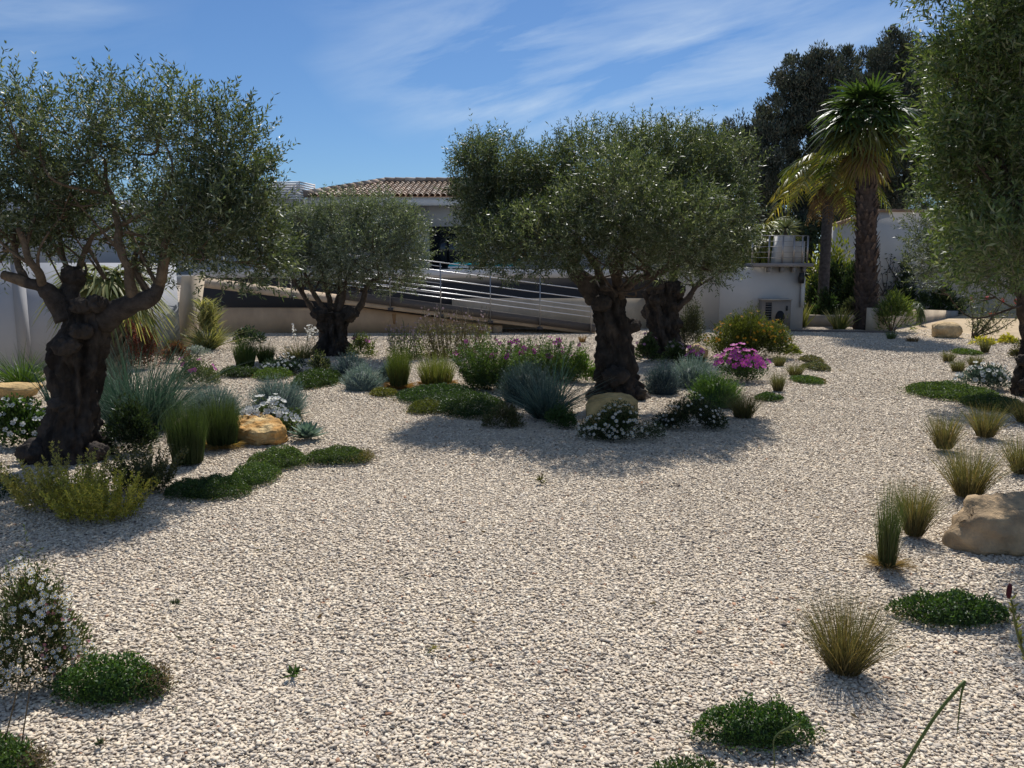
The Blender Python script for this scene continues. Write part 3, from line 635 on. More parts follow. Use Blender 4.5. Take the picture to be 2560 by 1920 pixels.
def build_ramp():
    xa, xb = at(470, 699, YR).x, at(1488, 829, YR).x; Wd = 1.45
    root = empty('access_ramp', (xb, YR, 0), 'sloping concrete access ramp with steel railing leading up to the house', 'ramp')
    a = Acc(); za, zb = ramp_z(xa), ramp_z(xb)
    a.hexa([(xa, YR, za-.15), (xb, YR, max(zb-.15, -.03)), (xb, YR+Wd, max(zb-.15, -.03)), (xa, YR+Wd, za-.15), (xa, YR, za), (xb, YR, zb), (xb, YR+Wd, zb), (xa, YR+Wd, za)], (.47, .36, .25))
    a.build('ramp_slab', M_CONC, root)
    a = Acc(); x0 = at(860, 740, YR).x
    a.hexa([(x0, YR-.03, ramp_z(x0)-.01), (xb, YR-.03, zb-.01), (xb, YR-.005, zb-.01), (x0, YR-.005, ramp_z(x0)-.01), (x0, YR-.03, ramp_z(x0)+.20), (xb, YR-.03, zb+.17), (xb, YR-.005, zb+.17), (x0, YR-.005, ramp_z(x0)+.20)], (.10, .085, .075))
    a.build('kick_plate', M_PAINT, root)
    for px in (730, 853, 976, 1102, 1226, 1350, 1478):
        x = at(px, 770, YR-.06).x; a = Acc(); a.box((x-.012, YR-.075, ramp_z(x)-.10), (x+.012, YR-.045, ramp_z(x)+1.12), (.33, .33, .34))
        a.box((x-.06, YR-.055, ramp_z(x)-.13), (x+.06, YR-.004, ramp_z(x)-.06), (.10, .09, .09)); a.build('post', M_STEEL, root)
    x0, x1 = at(640, 720, YR).x, at(1484, 800, YR).x
    for h_, r_, c in ((1.13, .012, (.4, .4, .41)), (.94, .0105, (.62, .62, .63)), (.74, .0105, (.62, .62, .63)), (.56, .0105, (.62, .62, .63)), (.45, .0105, (.62, .62, .63)), (.33, .0105, (.62, .62, .63))):
        a = Acc(); xe = x1 if h_ < 1.1 else at(1330, 700, YR).x
        a.tube([(x0, YR-.06, ramp_z(x0)+h_), (xe, YR-.06, ramp_z(xe)+h_)], r_, 8, c); a.build('rail', M_STEEL, root)
    xl, xr = at(640, 700, YR+1.3).x, at(1104, 700, YR+1.3).x
    for h_ in (1.02, .8, .6, .48, .35):
        a = Acc(); a.tube([(xl, YR+1.35, ramp_z(xl)+h_), (xr, YR+1.35, ramp_z(xr)+h_)], .010, 8, (.55, .55, .56)); a.build('rail', M_STEEL, root)
    for px in (700, 900, 1102):
        x = at(px, 770, YR+1.35).x; a = Acc(); a.box((x-.012, YR+1.34, ramp_z(x)-.02), (x+.012, YR+1.37, ramp_z(x)+1.05), (.33, .33, .34)); a.build('post', M_STEEL, root)
build_ramp()
def build_retaining():
    xa, xb = at(484, 770, YR+.12).x, at(1232, 800, YR+.12).x; zt = at(700, 770, YR+.12).z
    xm = xa
    while ramp_z(xm)-.16 > zt: xm += .02
    a = Acc(); a.prism([(xa, -.05), (xb, -.05), (xb, ramp_z(xb)-.17), (xm, zt), (xa, zt)][::1], YR+.12, YR+.34, (.46, .33, .21))
    # rust run-off stains below the railing feet
    o = a.build('retaining_wall', M_CONC); tag(o, 'low beige concrete wall under the ramp behind the small olive', 'wall')
    a = Acc(); 
    for px, wd, hgt in ((985, .05, .26), (1105, .045, .2)):
        x = at(px, 790, YR+.11).x; z = ramp_z(x)-.19; a.prism([(x-wd, z), (x+wd, z), (x+wd*.6, z-hgt), (x-wd*.5, z-hgt*.9)], YR+.117, YR+.1185, (.33, .20, .10))
    a.build('rust_stain', M_CONC, o)
    a = Acc(); x0, x1 = at(1205, 820, YR+.1).x, at(1232, 820, YR+.1).x
    a = Acc(); a.box((x1+.01, YR+.10, -.03), (x1+.22, YR+.5, ramp_z(x1)-.17), (.50, .38, .25)); o = a.build('concrete_pier', M_CONC); tag(o, 'short concrete pier carrying the low end of the ramp', 'pier')
    a = Acc(); xl, xr = at(1130, 760, 20.6).x, at(1642, 760, 20.6).x; zt = at(1400, 746, 20.6).z
    a.box((xl, 20.6, -.05), (xr, 20.8, zt), (.50, .41, .30)); o = a.build('garden_wall', M_CONC); tag(o, 'low pale concrete wall behind the ramp railing and olive trunks', 'wall')
build_retaining()
TZ = 1.26
def build_terrace():
    xl, xr = at(484, 700, 20.95).x, at(1640, 700, 20.95).x
    root = empty('terrace', (xl, 21, 0), 'raised terrace with near-black retaining front and white edge', 'terrace')
    a = Acc(); a.box((xl, 20.95, -.05), (xr, 21.15, TZ-.01), DRK); a.build('retaining_front', M_DARK, root)  # whole front in one even near-black colour
    a = Acc(); a.box((xl-6, 21.16, TZ-.2), (xr+3, 40, TZ), (.42, .39, .35)); a.build('paving', M_CONC, root)
    a = Acc(); a.box((xl, 20.93, TZ), (xr, 21.15, TZ+.2), (.66, .64, .62)); a.build('edge_upstand', M_WALL, root)
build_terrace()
HY = 27.4
def build_house():
    X = lambda px, Y=HY: at(px, 600, Y).x
    root = empty('villa', (X(1070), HY, TZ), 'low white villa with terracotta tiled hip roof and dark sliding window', 'house')
    a = Acc(); zt = at(1000, 505, HY).z; xl, xr = X(775), X(1760); w0, w1 = X(1073), X(1215); zw = at(1100, 566, HY).z; zb = at(1100, 673, HY).z
    WC = (.47, .46, .45)
    a.box((xl, HY, TZ), (w0, HY+.3, zt), WC); a.box((w1, HY, TZ), (xr, HY+.3, zt), WC); a.box((w0, HY, zw), (w1, HY+.3, zt), WC); a.box((w0, HY, TZ), (w1, HY+.3, zb), WC)
    a.box((xl, HY+.31, TZ), (xl+.3, HY+7, zt), WC); a.box((xr-.3, HY+.31, TZ), (xr, HY+7, zt), WC); a.build('wall', M_WALL, root)
    a = Acc(); ye = 26.55; z0 = at(1000, 513, ye).z; z1 = at(1000, 493, ye).z; xe = at(768, 490, ye).x
    a.box((xe, ye, z0), (xr+.5, ye+.22, z1), (.74, .73, .72)); a.box((xe, ye+.23, z0+.01), (xe+.2, ye+8, z1), (.74, .73, .72)); a.box((xe+.21, ye+.23, z0+.04), (xr+.5, ye+1.2, z0+.08), (.6, .6, .6)); a.build('fascia', M_WALL, root)
    # barrel tile roof: front slope with a hip at the left
    a = Acc(); yr = 29.6; zr = at(1050, 456, yr).z; xh = at(962, 452, yr).x; ze = z1+.03; pitch = (zr-ze)/(yr-ye+.12); cwid = .185
    yf = ye-.12; ns = int((xr+.5-xe)/cwid); TC = ((.42, .31, .235), (.48, .37, .29), (.34, .245, .18), (.54, .45, .37), (.39, .315, .26))
    a.add([(xe-.1, yf, ze-.02), (xr+.5, yf, ze-.02), (xr+.5, yr, zr-.02), (xh, yr, zr-.02)], np.array([(0, 1, 2, 3)]), (.25, .15, .1))
    a.add([(xe-.1, yf, ze-.02), (xh, yr, zr-.02), (xe-.1, yr+3, ze-.02)], np.array([(0, 1, 2)]), (.38, .24, .16))
    a.add([(xe-.1, yr+3, ze-.02), (xh, yr, zr-.02), (xr+.5, yr, zr-.02), (xr+.5, yr+3, ze-.02)], np.array([(0, 1, 2, 3)]), (.38, .24, .16))
    th = np.linspace(0, np.pi, 7)
    for k in range(ns):
        xc = xe - .02 + cwid*(k+.5); frac = min(1, (xc-(xe-.1))/(xh-(xe-.1))); yend = yf + (yr-yf)*frac; y = yf - random.uniform(0, .03); j = 0
        while y < yend-.06:
            y2 = min(y+.40, yend); r0, r1 = .086, .072; C = np.array(random.choice(TC))*random.uniform(.8, 1.15)
            zz = lambda q: ze + (q-yf)*pitch
            A_ = [(xc + r0*math.cos(t), y, zz(y) + .028 + r0*.75*math.sin(t)) for t in th]; B_ = [(xc + r1*math.cos(t), y2, zz(y2) + .0 + r1*.75*math.sin(t)) for t in th]
            a.add(A_ + B_, np.array([(i, i+1, i+8, i+7) for i in range(6)]), C); y += .33; j += 1
    for (p, q) in (((xe-.1, yf, ze+.05), (xh, yr, zr+.06)), ((xh, yr, zr+.06), (xr+.5, yr, zr+.06))):
        p, q = np.array(p), np.array(q); m = int(np.linalg.norm(q-p)/.36)
        for i in range(m): a.tube([p+(q-p)*i/m, p+(q-p)*(i+1.12)/m], [.125, .10], 10, np.array(random.choice(TC))*random.uniform(.55, .9))
    a.build('roof', M_TILE, root)
    fr = Acc(); 
    for x0, x1, za, zc in ((w0, w1, zw-.16, zw), (w0, w0+.05, zb, zw-.16), (w1-.05, w1, zb, zw-.16), (w0+.05, w1-.05, zb, zb+.05), (X(1113), X(1117), zb+.05, zw-.16), (X(1160), X(1164), zb+.05, zw-.16)): fr.box((x0, HY+.06, za), (x1, HY+.12, zc), (.012, .012, .014))
    f = fr.build('window', M_PAINT, root); p = Acc(); p.box((w0+.03, HY+.125, zb+.02), (w1-.03, HY+.14, zw-.1), (0, 0, 0)); p.build('pane', M_GLASS, f)
    # flat roofed wing to the left behind the trees
    root2 = empty('flat_roofed_wing', (X(300), HY+.6, TZ), 'flat roofed white wing of the house seen through the left olive', 'building')
    a = Acc(); xl2, xr2 = X(-250), X(772); zt2 = at(700, 497, HY).z; wa, wb = X(362), X(420); zwa, zwb = at(370, 605, HY).z, at(370, 560, HY).z
    for q in (((xl2, HY+.5, TZ), (wa, HY+6, zt2)), ((wb, HY+.5, TZ), (xr2-.02, HY+6, zt2)), ((wa, HY+.5, zwb), (wb, HY+6, zt2)), ((wa, HY+.5, TZ), (wb, HY+6, zwa))): a.box(*q, (.47, .48, .51))
    a.build('wall', M_WALL, root2); a = Acc(); a.box((wa-.01, HY+.7, zwa-.01), (wb+.01, HY+.75, zwb+.01)); a.build('window', M_GLASS, root2)
    y0 = 26.2; x0, x1 = at(700, 470, y0).x, at(748, 470, y0).x; zA, zB = at(720, 498, y0).z, at(720, 452, y0).z; x2, y2 = x1+.26, y0+1.0
    root3 = empty('roof_screen', (x0, y0, zA), 'white slatted screen box standing on the flat roof beside tiles', 'screen')
    a = Acc(); nz = 8
    for i in range(nz):
        z = zA + (zB-zA)*(i+.15)/nz; hz = (zB-zA)/nz*.62
        a.hexa([(x0-.4, y0, z), (x1, y0, z), (x1, y0+.03, z), (x0-.4, y0+.03, z), (x0-.4, y0+.03, z+hz), (x1, y0+.03, z+hz), (x1, y0+.05, z+hz), (x0-.4, y0+.05, z+hz)], (.74, .74, .74))
        a.hexa([(x1+.01, y0, z), (x2, y2, z), (x2-.03, y2, z), (x1-.02, y0+.06, z), (x1+.01, y0, z+hz), (x2, y2, z+hz), (x2-.03, y2, z+hz), (x1-.02, y0+.06, z+hz)], (.74, .74, .74))
    a.build('slats', M_PAINT, root3); a = Acc(); a.box((x1-.03, y0+.06, zA-.5), (x1+.0, y0+.1, zB), (.6, .6, .6)); a.box((x2-.05, y2+.01, zA-.5), (x2, y2+.05, zB), (.6, .6, .6)); a.box((x0-.35, y0+.12, zA-.3), (x1-.06, y0+.9, zB-.06), (.35, .35, .37)); a.build('frame', M_PAINT, root3)
build_house()
def lounger(px0, px1, Y, label, back):
    x0, x1 = at(px0, 670, Y).x, at(px1, 670, Y).x; z0 = TZ
    root = empty('sun_lounger', ((x0+x1)/2, Y, z0), label, 'sun lounger', 'turquoise loungers on the terrace')
    a = Acc(); a.box((x0, Y, z0+.22), (x1, Y+.6, z0+.27), (.75, .75, .74))
    for x in (x0+.05, x1-.1):
        for y in (Y+.04, Y+.5): a.box((x, y, z0), (x+.05, y+.05, z0+.22), (.75, .75, .74))
    a.build('frame', M_PAINT, root)
    a = Acc(); n = 12; prof = [(x0 + (x1-x0)*i/n, z0 + .285 + .10*math.sin(math.pi*min(1, max(0, i/n*1.02)))**.35) for i in range(n+1)]
    a.prism([(x0, z0+.275)] + [(x1, z0+.275)] + prof[::-1], Y+.02, Y+.58, (.01, .36, .40)); a.build('cushion', M_CLOTH, root)
    if back:
        a = Acc(); a.hexa([(x1-.05, Y+.02, z0+.3), (x1+.12, Y+.02, z0+.3), (x1+.12, Y+.58, z0+.3), (x1-.05, Y+.58, z0+.3), (x1+.2, Y+.02, z0+.72), (x1+.36, Y+.02, z0+.66), (x1+.36, Y+.58, z0+.66), (x1+.2, Y+.58, z0+.72)], (.01, .30, .34)); a.build('backrest', M_CLOTH, root)
lounger(1120, 1184, 24.2, 'turquoise cushioned white sun lounger in front of the dark window', True)
lounger(1212, 1290, 24.8, 'turquoise sun lounger half hidden behind the central olive crown', True)
def build_right_wall():
    YW = 20.4; x0, x1 = at(1646, 700, YW).x, at(2012, 700, YW).x; zt = at(1900, 668, YW).z
    root = empty('white_wall', (x0, YW, 0), 'high white rendered wall carrying the balcony behind orange flowers', 'wall')
    a = Acc(); xm = at(1800, 700, YW).x; a.box((x0, YW, -.05), (xm, YW+.3, zt), (.52, .45, .37)); a.box((xm+.002, YW+.01, -.05), (x1, YW+.3, zt), (.54, .51, .47)); a.box((x1-.3, YW+.31, -.05), (x1, YW+6, zt), (.53, .50, .46)); a.build('rendered_face', M_WALL, root)
    a = Acc(); a.box((x1-.09, YW-.05, .55), (x1, YW+.0, zt-.25), (.62, .60, .56)); a.build('corner_strip', M_WALL, root)
    bx0 = at(1880, 680, YW).x; rt = empty('balcony', (bx0, YW, zt), 'small balcony with steel railing and white panels above the wall', 'balcony')
    a = Acc(); a.box((bx0, YW-.22, zt+.01), (x1+.12, YW+.9, zt+.10), (.24, .22, .21)); a.build('floor_slab', M_CONC, rt)
    for px in (1918, 1950, 1980, 2006):
        x = at(px, 680, YW).x; a = Acc(); a.prism([(x-.03, zt-.12), (x+.03, zt-.12), (x+.03, zt+.008), (x-.03, zt+.008)], YW-.18, YW-.003, (.2, .19, .18)); a.build('bracket', M_CONC, rt)
    zr = at(1960, 590, YW).z; xs = [at(p, 640, YW-.18).x for p in (1880, 1922, 1956, 1984, 2005, 2018)]
    for x in xs: a = Acc(); a.box((x-.018, YW-.20, zt+.1), (x+.018, YW-.165, zr), (.36, .34, .33)); a.build('post', M_STEEL, rt)
    for i in range(5):
        z = zt+.1 + (zr-zt-.1)*(i+1)/5; a = Acc(); a.tube([(xs[0], YW-.183, z), (xs[-1], YW-.183, z)], .007 if i < 4 else .013, 6, (.30, .29, .28)); a.build('rail', M_STEEL, rt)
    p0, p1 = at(1944, 588, YW), at(1983, 588, YW); a = Acc(); a.hexa([(p0.x-.04, YW-.08, zt+.1), (p1.x, YW-.08, zt+.1), (p1.x, YW+.35, zt+.1), (p0.x-.04, YW+.35, zt+.1), (p0.x+.03, YW-.08, p0.z), (p1.x, YW-.08, p0.z), (p1.x, YW+.35, p0.z), (p0.x+.03, YW+.35, p0.z)], (.55, .53, .50)); o = a.build('tall_planter', M_WALL); tag(o, 'tall white tapered planter behind the balcony railing', 'planter')
    p0, p1 = at(1986, 604, YW), at(2011, 604, YW); a = Acc(); a.box((p0.x, YW-.06, zt+.1), (p1.x, YW+.3, p0.z), (.52, .50, .47)); o = a.build('low_planter', M_WALL); tag(o, 'shorter white box planter at the balcony corner', 'planter')
    a = Acc(); x = at(2000, 690, YW).x; z = at(2000, 695, YW).z; a.prism([(x-.05, z-.13), (x+.05, z-.13), (x+.06, z+.02), (x+.04, z+.14), (x-.04, z+.14), (x-.06, z+.02)], YW-.17, YW-.052, (.02, .02, .02)); a.box((x-.02, YW-.05, z-.05), (x+.02, YW+.002, z+.05), (.02, .02, .02)); o = a.build('wall_lamp', M_PAINT); tag(o, 'black outdoor wall lamp fixed near the corner of white wall', 'lamp')
    # heat pump
    Y = 19.9; c0, c1 = at(1906, 800, Y), at(1976, 800, Y); zt_ = at(1940, 751, Y).z
    root = empty('heat_pump', ((c0.x+c1.x)/2, Y, 0), 'beige boxed heat pump unit standing against the white wall', 'heat pump')
    a = Acc(); a.box((c0.x, Y, .03), (c1.x, Y+.36, zt_), (.24, .20, .16)); a.box((c0.x-.02, Y-.02, zt_+.002), (c1.x+.02, Y+.38, zt_+.035), (.36, .33, .29)); a.box((c0.x+.04, Y+.03, -.03), (c1.x-.04, Y+.3, .028), (.1, .1, .1)); a.build('casing', M_PAINT, root)
    a = Acc(); cx = (c0.x*.38+c1.x*.62); cz = zt_*.42; th = np.linspace(0, 2*np.pi, 24, endpoint=False); r = .155
    a.prism([(cx + r*.75*math.cos(t), cz + r*1.15*math.sin(t)) for t in th], Y-.006, Y-.002, (.01, .01, .012)); a.build('fan_opening', M_DARK, root)
    a = Acc(); x0, x1 = c0.x+.06, c0.x+.21; z0, z1 = zt_*.35, zt_*.93; a.box((x0, Y-.006, z0), (x1, Y-.002, z1), (.012, .012, .014))
    for i in range(7): a.box((x0, Y-.014, z0+(z1-z0)*(i+.3)/7), (x1, Y-.0065, z0+(z1-z0)*(i+.5)/7), (.22, .20, .18))
    a.build('louvre', M_DARK, root)
    a = Acc(); x = c1.x-.1; a.box((x-.025, Y-.006, zt_*.66), (x+.025, Y-.002, zt_*.82), (.03, .03, .03)); a.build('valve_cover', M_DARK, root)
    a = Acc(); p = G(1798, 800); a.tube([(p.x, p.y-1, 0), (p.x, p.y-1, at(1798, 752, p.y-1).z)], .012, 6, (.06, .06, .06)); o = a.build('marker_stake', M_PAINT); tag(o, 'thin dark stake standing up behind the orange flowered shrub', 'stake')
build_right_wall()
def build_right_back():
    # planter walls
    Y = 21.3; a = Acc(); a.box((at(1978, 800, Y).x, Y, -.05), (at(2188, 800, Y).x, Y+.2, at(2100, 788, Y).z), (.44, .37, .29)); o = a.build('planter_wall', M_CONC); tag(o, 'low beige planter wall between the spiky yellow clumps', 'wall')
    A, B = G(2187, 829), G(2364, 796); a = Acc(); wallquad(a, A, B, -.05, at(2187, 770, A.y).z, at(2364, 776, B.y).z, .22, (.56, .46, .34)); o = a.build('planter_wall', M_CONC); tag(o, 'beige planter wall tapering away behind the palm trunk', 'wall')
    A, B = G(2366, 795.5), G(2395, 790); a = Acc(); wallquad(a, A, B, -.05, at(2366, 778, A.y).z, at(2394, 777, B.y).z, .3, (.30, .28, .25)); o = a.build('stone_block', M_CONC); tag(o, 'grey block at the far end of the planter wall', 'block')
    A, B = G(1958, 829), G(2238, 833); a = Acc(); wallquad(a, A, B, -.05, .05, .05, .05, (.16, .13, .11)); o = a.build('edging', M_CONC); tag(o, 'thin dark edging strip along the far rim of gravel', 'edging')
    Y = 27.0; x0, xm, x1 = at(2085, 600, Y).x, at(2192, 600, Y).x, at(2760, 600, Y).x; zA, zB = at(2085, 566, Y).z, at(2192, 530, Y).z
    root = empty('neighbouring_house', (xm, Y, 0), 'white neighbouring house with terracotta coping behind the tall palm', 'house')
    a = Acc(); a.prism([(x0, -.05), (x1, -.05), (x1, zB), (xm, zB), (x0, zA)], Y, Y+.35, (.52, .49, .45)); a.build('wall', M_WALL, root)
    a = Acc(); a.box((xm, Y-.07, zB+.003), (x1, Y+.42, zB+.09), (.36, .24, .17)); a.hexa([(x0, Y-.07, zA+.003), (xm-.003, Y-.07, zB+.003), (xm-.003, Y+.42, zB+.003), (x0, Y+.42, zA+.003), (x0, Y-.07, zA+.09), (xm-.003, Y-.07, zB+.09), (xm-.003, Y+.42, zB+.09), (x0, Y+.42, zA+.09)], (.36, .25, .18)); a.build('coping', M_TILE, root)
build_right_back()

# ================================================================= TREES
def trees():
    Y1 = G(170, 1142).y
    olive('thick gnarled olive at left with open forked limbs and airy crown', (170, 1142), Y1,
      [(165,1150,90),(170,1105,74),(180,1050,60),(190,1000,55),(195,950,57),(198,900,66),(205,850,66),(212,805,54),(215,775,47)],
      [[(168,800,0,30),(130,745,-.05,24),(105,719,-.1,20),(60,706,-.12,15),(10,690,-.1,11)], [(105,722,-.1,13),(99,690,-.15,11),(72,640,-.2,9),(48,570,-.2,6)], [(66,708,-.12,9),(45,650,0,8),(28,580,.1,5)],
       [(255,800,0,34),(300,770,-.03,27),(350,752,-.05,23),(386,735,-.05,20),(402,708,-.05,15)], [(338,752,-.05,15),(322,690,-.08,12),(303,620,-.05,11),(288,540,0,7),(262,440,.1,4)], [(400,712,-.05,14),(412,668,-.1,11),(408,620,-.1,9),(440,560,-.05,6),(520,480,0,3)], [(372,732,0,9),(343,682,.1,8),(336,645,.15,7),(362,602,.2,6),(392,560,.2,4)],
       [(178,790,.05,32),(172,735,.06,24),(186,695,.08,20)], [(186,705,.08,9),(205,650,.15,7),(225,600,.2,6),(290,560,.2,4)], [(172,705,.08,8),(160,640,.2,6),(140,540,.3,4),(150,430,.3,3)], [(300,560,0,6),(400,510,-.1,4),(430,420,-.1,3),(400,330,-.1,2)]],
      [(-90,430,0,170,190,1.0,1.0),(70,330,.1,150,130,1.0,.85),(190,300,-.1,110,90,1.0,.75),(310,320,.1,120,110,1.0,.65),(430,340,0,130,120,1.0,.8),(560,400,.1,120,140,1.0,1.1),(590,540,0,115,140,1.0,1.3),(500,560,-.2,130,110,1.0,1.0),(540,650,.1,150,70,1.0,1.1),(400,500,.3,140,110,1.0,.8),(240,450,.2,150,110,1.0,.85),(90,500,.1,150,100,1.0,1.0),(20,600,.3,110,80,1.0,.9),(230,570,.4,170,80,1.0,.85),(640,600,.2,70,110,1.0,1.2),(600,690,.1,110,38,1.0,.9),(430,660,.3,100,60,1.0,.8)],
      3, limbC=(.17, .125, .085), leaf=.055, dens=640, knobs=((185,690,.05,30),(165,865,-.22,32),(205,828,-.22,26),(240,760,-.1,28),(205,765,-.15,26),(150,1010,-.15,26),(90,1130,-.15,40),(240,1130,-.1,30)), branches=28, gap=.41)
    Y3 = G(1545, 996).y
    olive('leaning gnarled olive in the centre bed with wide trimmed crown', (1545, 996), Y3,
      [(1543,1003,64),(1543,965,56),(1541,915,48),(1536,860,39),(1534,810,45),(1522,760,40),(1515,728,44)],
      [[(1490,750,0,28),(1468,712,-.05,24),(1440,680,-.08,19),(1428,640,-.1,12)], [(1552,745,-.05,14),(1545,700,-.1,12),(1535,660,-.1,10),(1570,630,-.1,7),(1600,570,0,5)], [(1556,730,0,11),(1600,692,.05,10),(1650,682,.1,9),(1720,640,.1,6)], [(1510,735,.1,14),(1480,650,.3,9),(1400,580,.5,6)], [(1535,735,.2,12),(1560,600,.4,8),(1580,480,.3,5)], [(1500,720,-.15,8),(1535,728,-.2,7),(1540,742,-.2,6)]],
      [(1245,460,.1,105,105,1.1,1.15),(1225,570,0,92,115,1.1,1.1),(1190,400,.1,50,45,1.1,1.0),(1300,620,-.7,120,80,1.1,1.0),(1375,520,.4,120,115,1.1,.95),(1380,445,.2,95,85,1.1,.75),(1400,590,-.8,130,85,1.1,1.0),(1480,395,.2,110,80,1.1,.6),(1540,500,-1.0,140,110,1.1,.95),(1600,390,.2,110,75,1.1,.8),(1680,430,.3,130,110,1.1,1.05),(1785,450,.1,105,100,1.1,1.15),(1800,560,.1,90,115,1.1,1.2),(1850,410,.1,45,45,1.1,1.0),(1690,560,-.9,130,100,1.1,1.0),(1740,650,0,110,60,1.1,.9),(1560,620,-.5,130,60,1.1,.7),(1200,480,.1,70,80,1.1,1)],
      7, leaf=.054, dens=800, knobs=((1580,815,-.05,24),(1505,760,-.2,24),(1540,940,-.25,30),(1590,985,-.1,26),(1490,985,-.1,24)), branches=26, gap=.36, shoot=160)
    Y4 = 14.3
    olive('stout dark olive standing behind the leaning centre olive', (1662, 890), Y4,
      [(1664,893,50),(1660,840,38),(1656,780,38),(1656,735,44),(1664,705,42)],
      [[(1690,775,-.1,10),(1722,742,-.1,8),(1742,712,-.1,6),(1760,690,0,4)], [(1640,720,0,16),(1620,670,.1,10),(1600,600,.1,6)], [(1680,715,0,14),(1690,650,.1,9),(1720,560,.1,5)]],
      [(1600,520,.2,110,110,1.1,1),(1700,450,.2,110,90,1.1,1),(1720,580,0,110,110,1.1,1),(1630,640,0,110,60,1.1,.8),(1780,640,0,70,70,1.1,.8)],
      12, leaf=.05, dens=480, knobs=((1640,715,-.1,26),(1690,725,-.1,24)), branches=16, gap=.38)
    Y2 = G(830, 886).y
    olive('small round olive on a short stump in front of the ramp', (832, 886), Y2,
      [(832,890,48),(832,862,38),(834,832,31),(836,802,38),(836,780,48)],
      [[(798,790,0,9),(770,758,0,7),(744,712,.05,5),(712,660,.1,3)], [(812,782,-.1,8),(784,732,-.1,6),(760,680,-.1,4)], [(826,780,0,7),(820,730,.1,6),(805,660,.2,4)], [(850,780,-.1,9),(862,720,-.1,6),(884,650,0,4)], [(872,788,0,12),(905,760,0,8),(918,716,0,6),(956,684,.1,4)], [(840,780,.1,8),(850,700,.2,5),(845,620,.2,3)]],
      [(790,590,.1,75,80,1.1,1.1),(860,550,0,85,65,1.1,1),(950,560,.1,90,70,1.1,1.1),(1010,610,0,62,90,1.1,1.2),(900,630,-.3,110,80,1.1,1.1),(780,660,0,80,65,1.1,.9),(990,690,.1,70,45,1.1,.9),(740,610,.1,45,80,1.1,.9),(870,700,.2,90,30,1.1,.5)],
      17, leaf=.055, dens=620, cols=((.10,.128,.092),(.125,.155,.115),(.08,.108,.072),(.17,.20,.16),(.26,.29,.25)), knobs=((800,785,-.1,22),(872,785,-.1,24)), branches=26, gap=.36)
    olive('dark trunked olive at the right edge beyond the grass clumps', (2580, 992), 10.1,
      [(2580,996,48),(2578,960,42),(2576,925,36),(2582,885,32),(2585,850,30)],
      [[(2582,860,0,18),(2562,800,0,14),(2552,730,0,11),(2530,640,0,7)], [(2600,860,0,18),(2640,780,.1,12),(2660,640,.2,7)]],
      [(2325,560,0,65,90,1.2,1.0),(2360,650,-.2,80,75,1.2,1.0),(2440,610,0,100,100,1.2,1.0),(2430,700,0,100,45,1.2,.6),(2560,560,0,140,150,1.2,1.0),(2700,500,0,150,190,1.2,1.0),(2520,430,.2,130,110,1.2,1.0)],
      23, leaf=.05, dens=620, knobs=((2560,900,-.1,18),(2570,960,-.15,22)), branches=22, gap=.40, cols=((.07,.09,.055),(.09,.11,.07),(.055,.075,.042),(.16,.18,.13)))
    olive('nearest olive whose dense green crown fills the upper right corner', (2860, 1290), 4.85,
      [(2860,1270,90),(2862,1180,72),(2860,1080,66),(2850,980,62),(2845,880,60),(2840,800,56)],
      [[(2815,830,0,32),(2740,740,-.05,24),(2660,640,-.1,16),(2560,520,-.1,9),(2500,400,-.1,5)], [(2850,810,0,30),(2860,650,.1,20),(2840,400,.1,10)], [(2800,800,.1,20),(2700,690,.2,14),(2560,600,.3,8)], [(2700,690,.1,12),(2640,480,.1,8),(2560,200,.1,5)]],
      [(2480,60,.05,135,200,1.5,1.1),(2468,260,0,125,170,1.5,1.2),(2490,450,0,130,160,1.5,1.2),(2510,610,.1,140,110,1.5,.9),(2560,150,.9,170,260,1.8,1.0),(2590,420,.9,190,240,1.8,1.0),(2800,200,.2,220,340,1.3,.8),(2850,520,.2,220,220,1.3,.7),(2500,-80,.1,180,140,1.5,1.0),(2425,110,0,70,150,1.3,.9),(2425,420,.1,75,180,1.3,1.0),(2560,620,-.5,120,90,1.4,.8),(2520,300,1.3,150,260,1.4,.9)],
      29, leaf=.050, dens=1000, branches=34, gap=.37, cols=((.072, .112, .034), (.09, .132, .042), (.055, .088, .03), (.12, .16, .055), (.19, .215, .13)))
trees()
PALMG, PALMY = ((.045, .085, .025), (.06, .10, .03), (.035, .065, .02)), ((.20, .19, .04), (.26, .21, .05), (.14, .15, .035))
DEADF = ((.20, .13, .07), (.16, .10, .06), (.25, .17, .09))
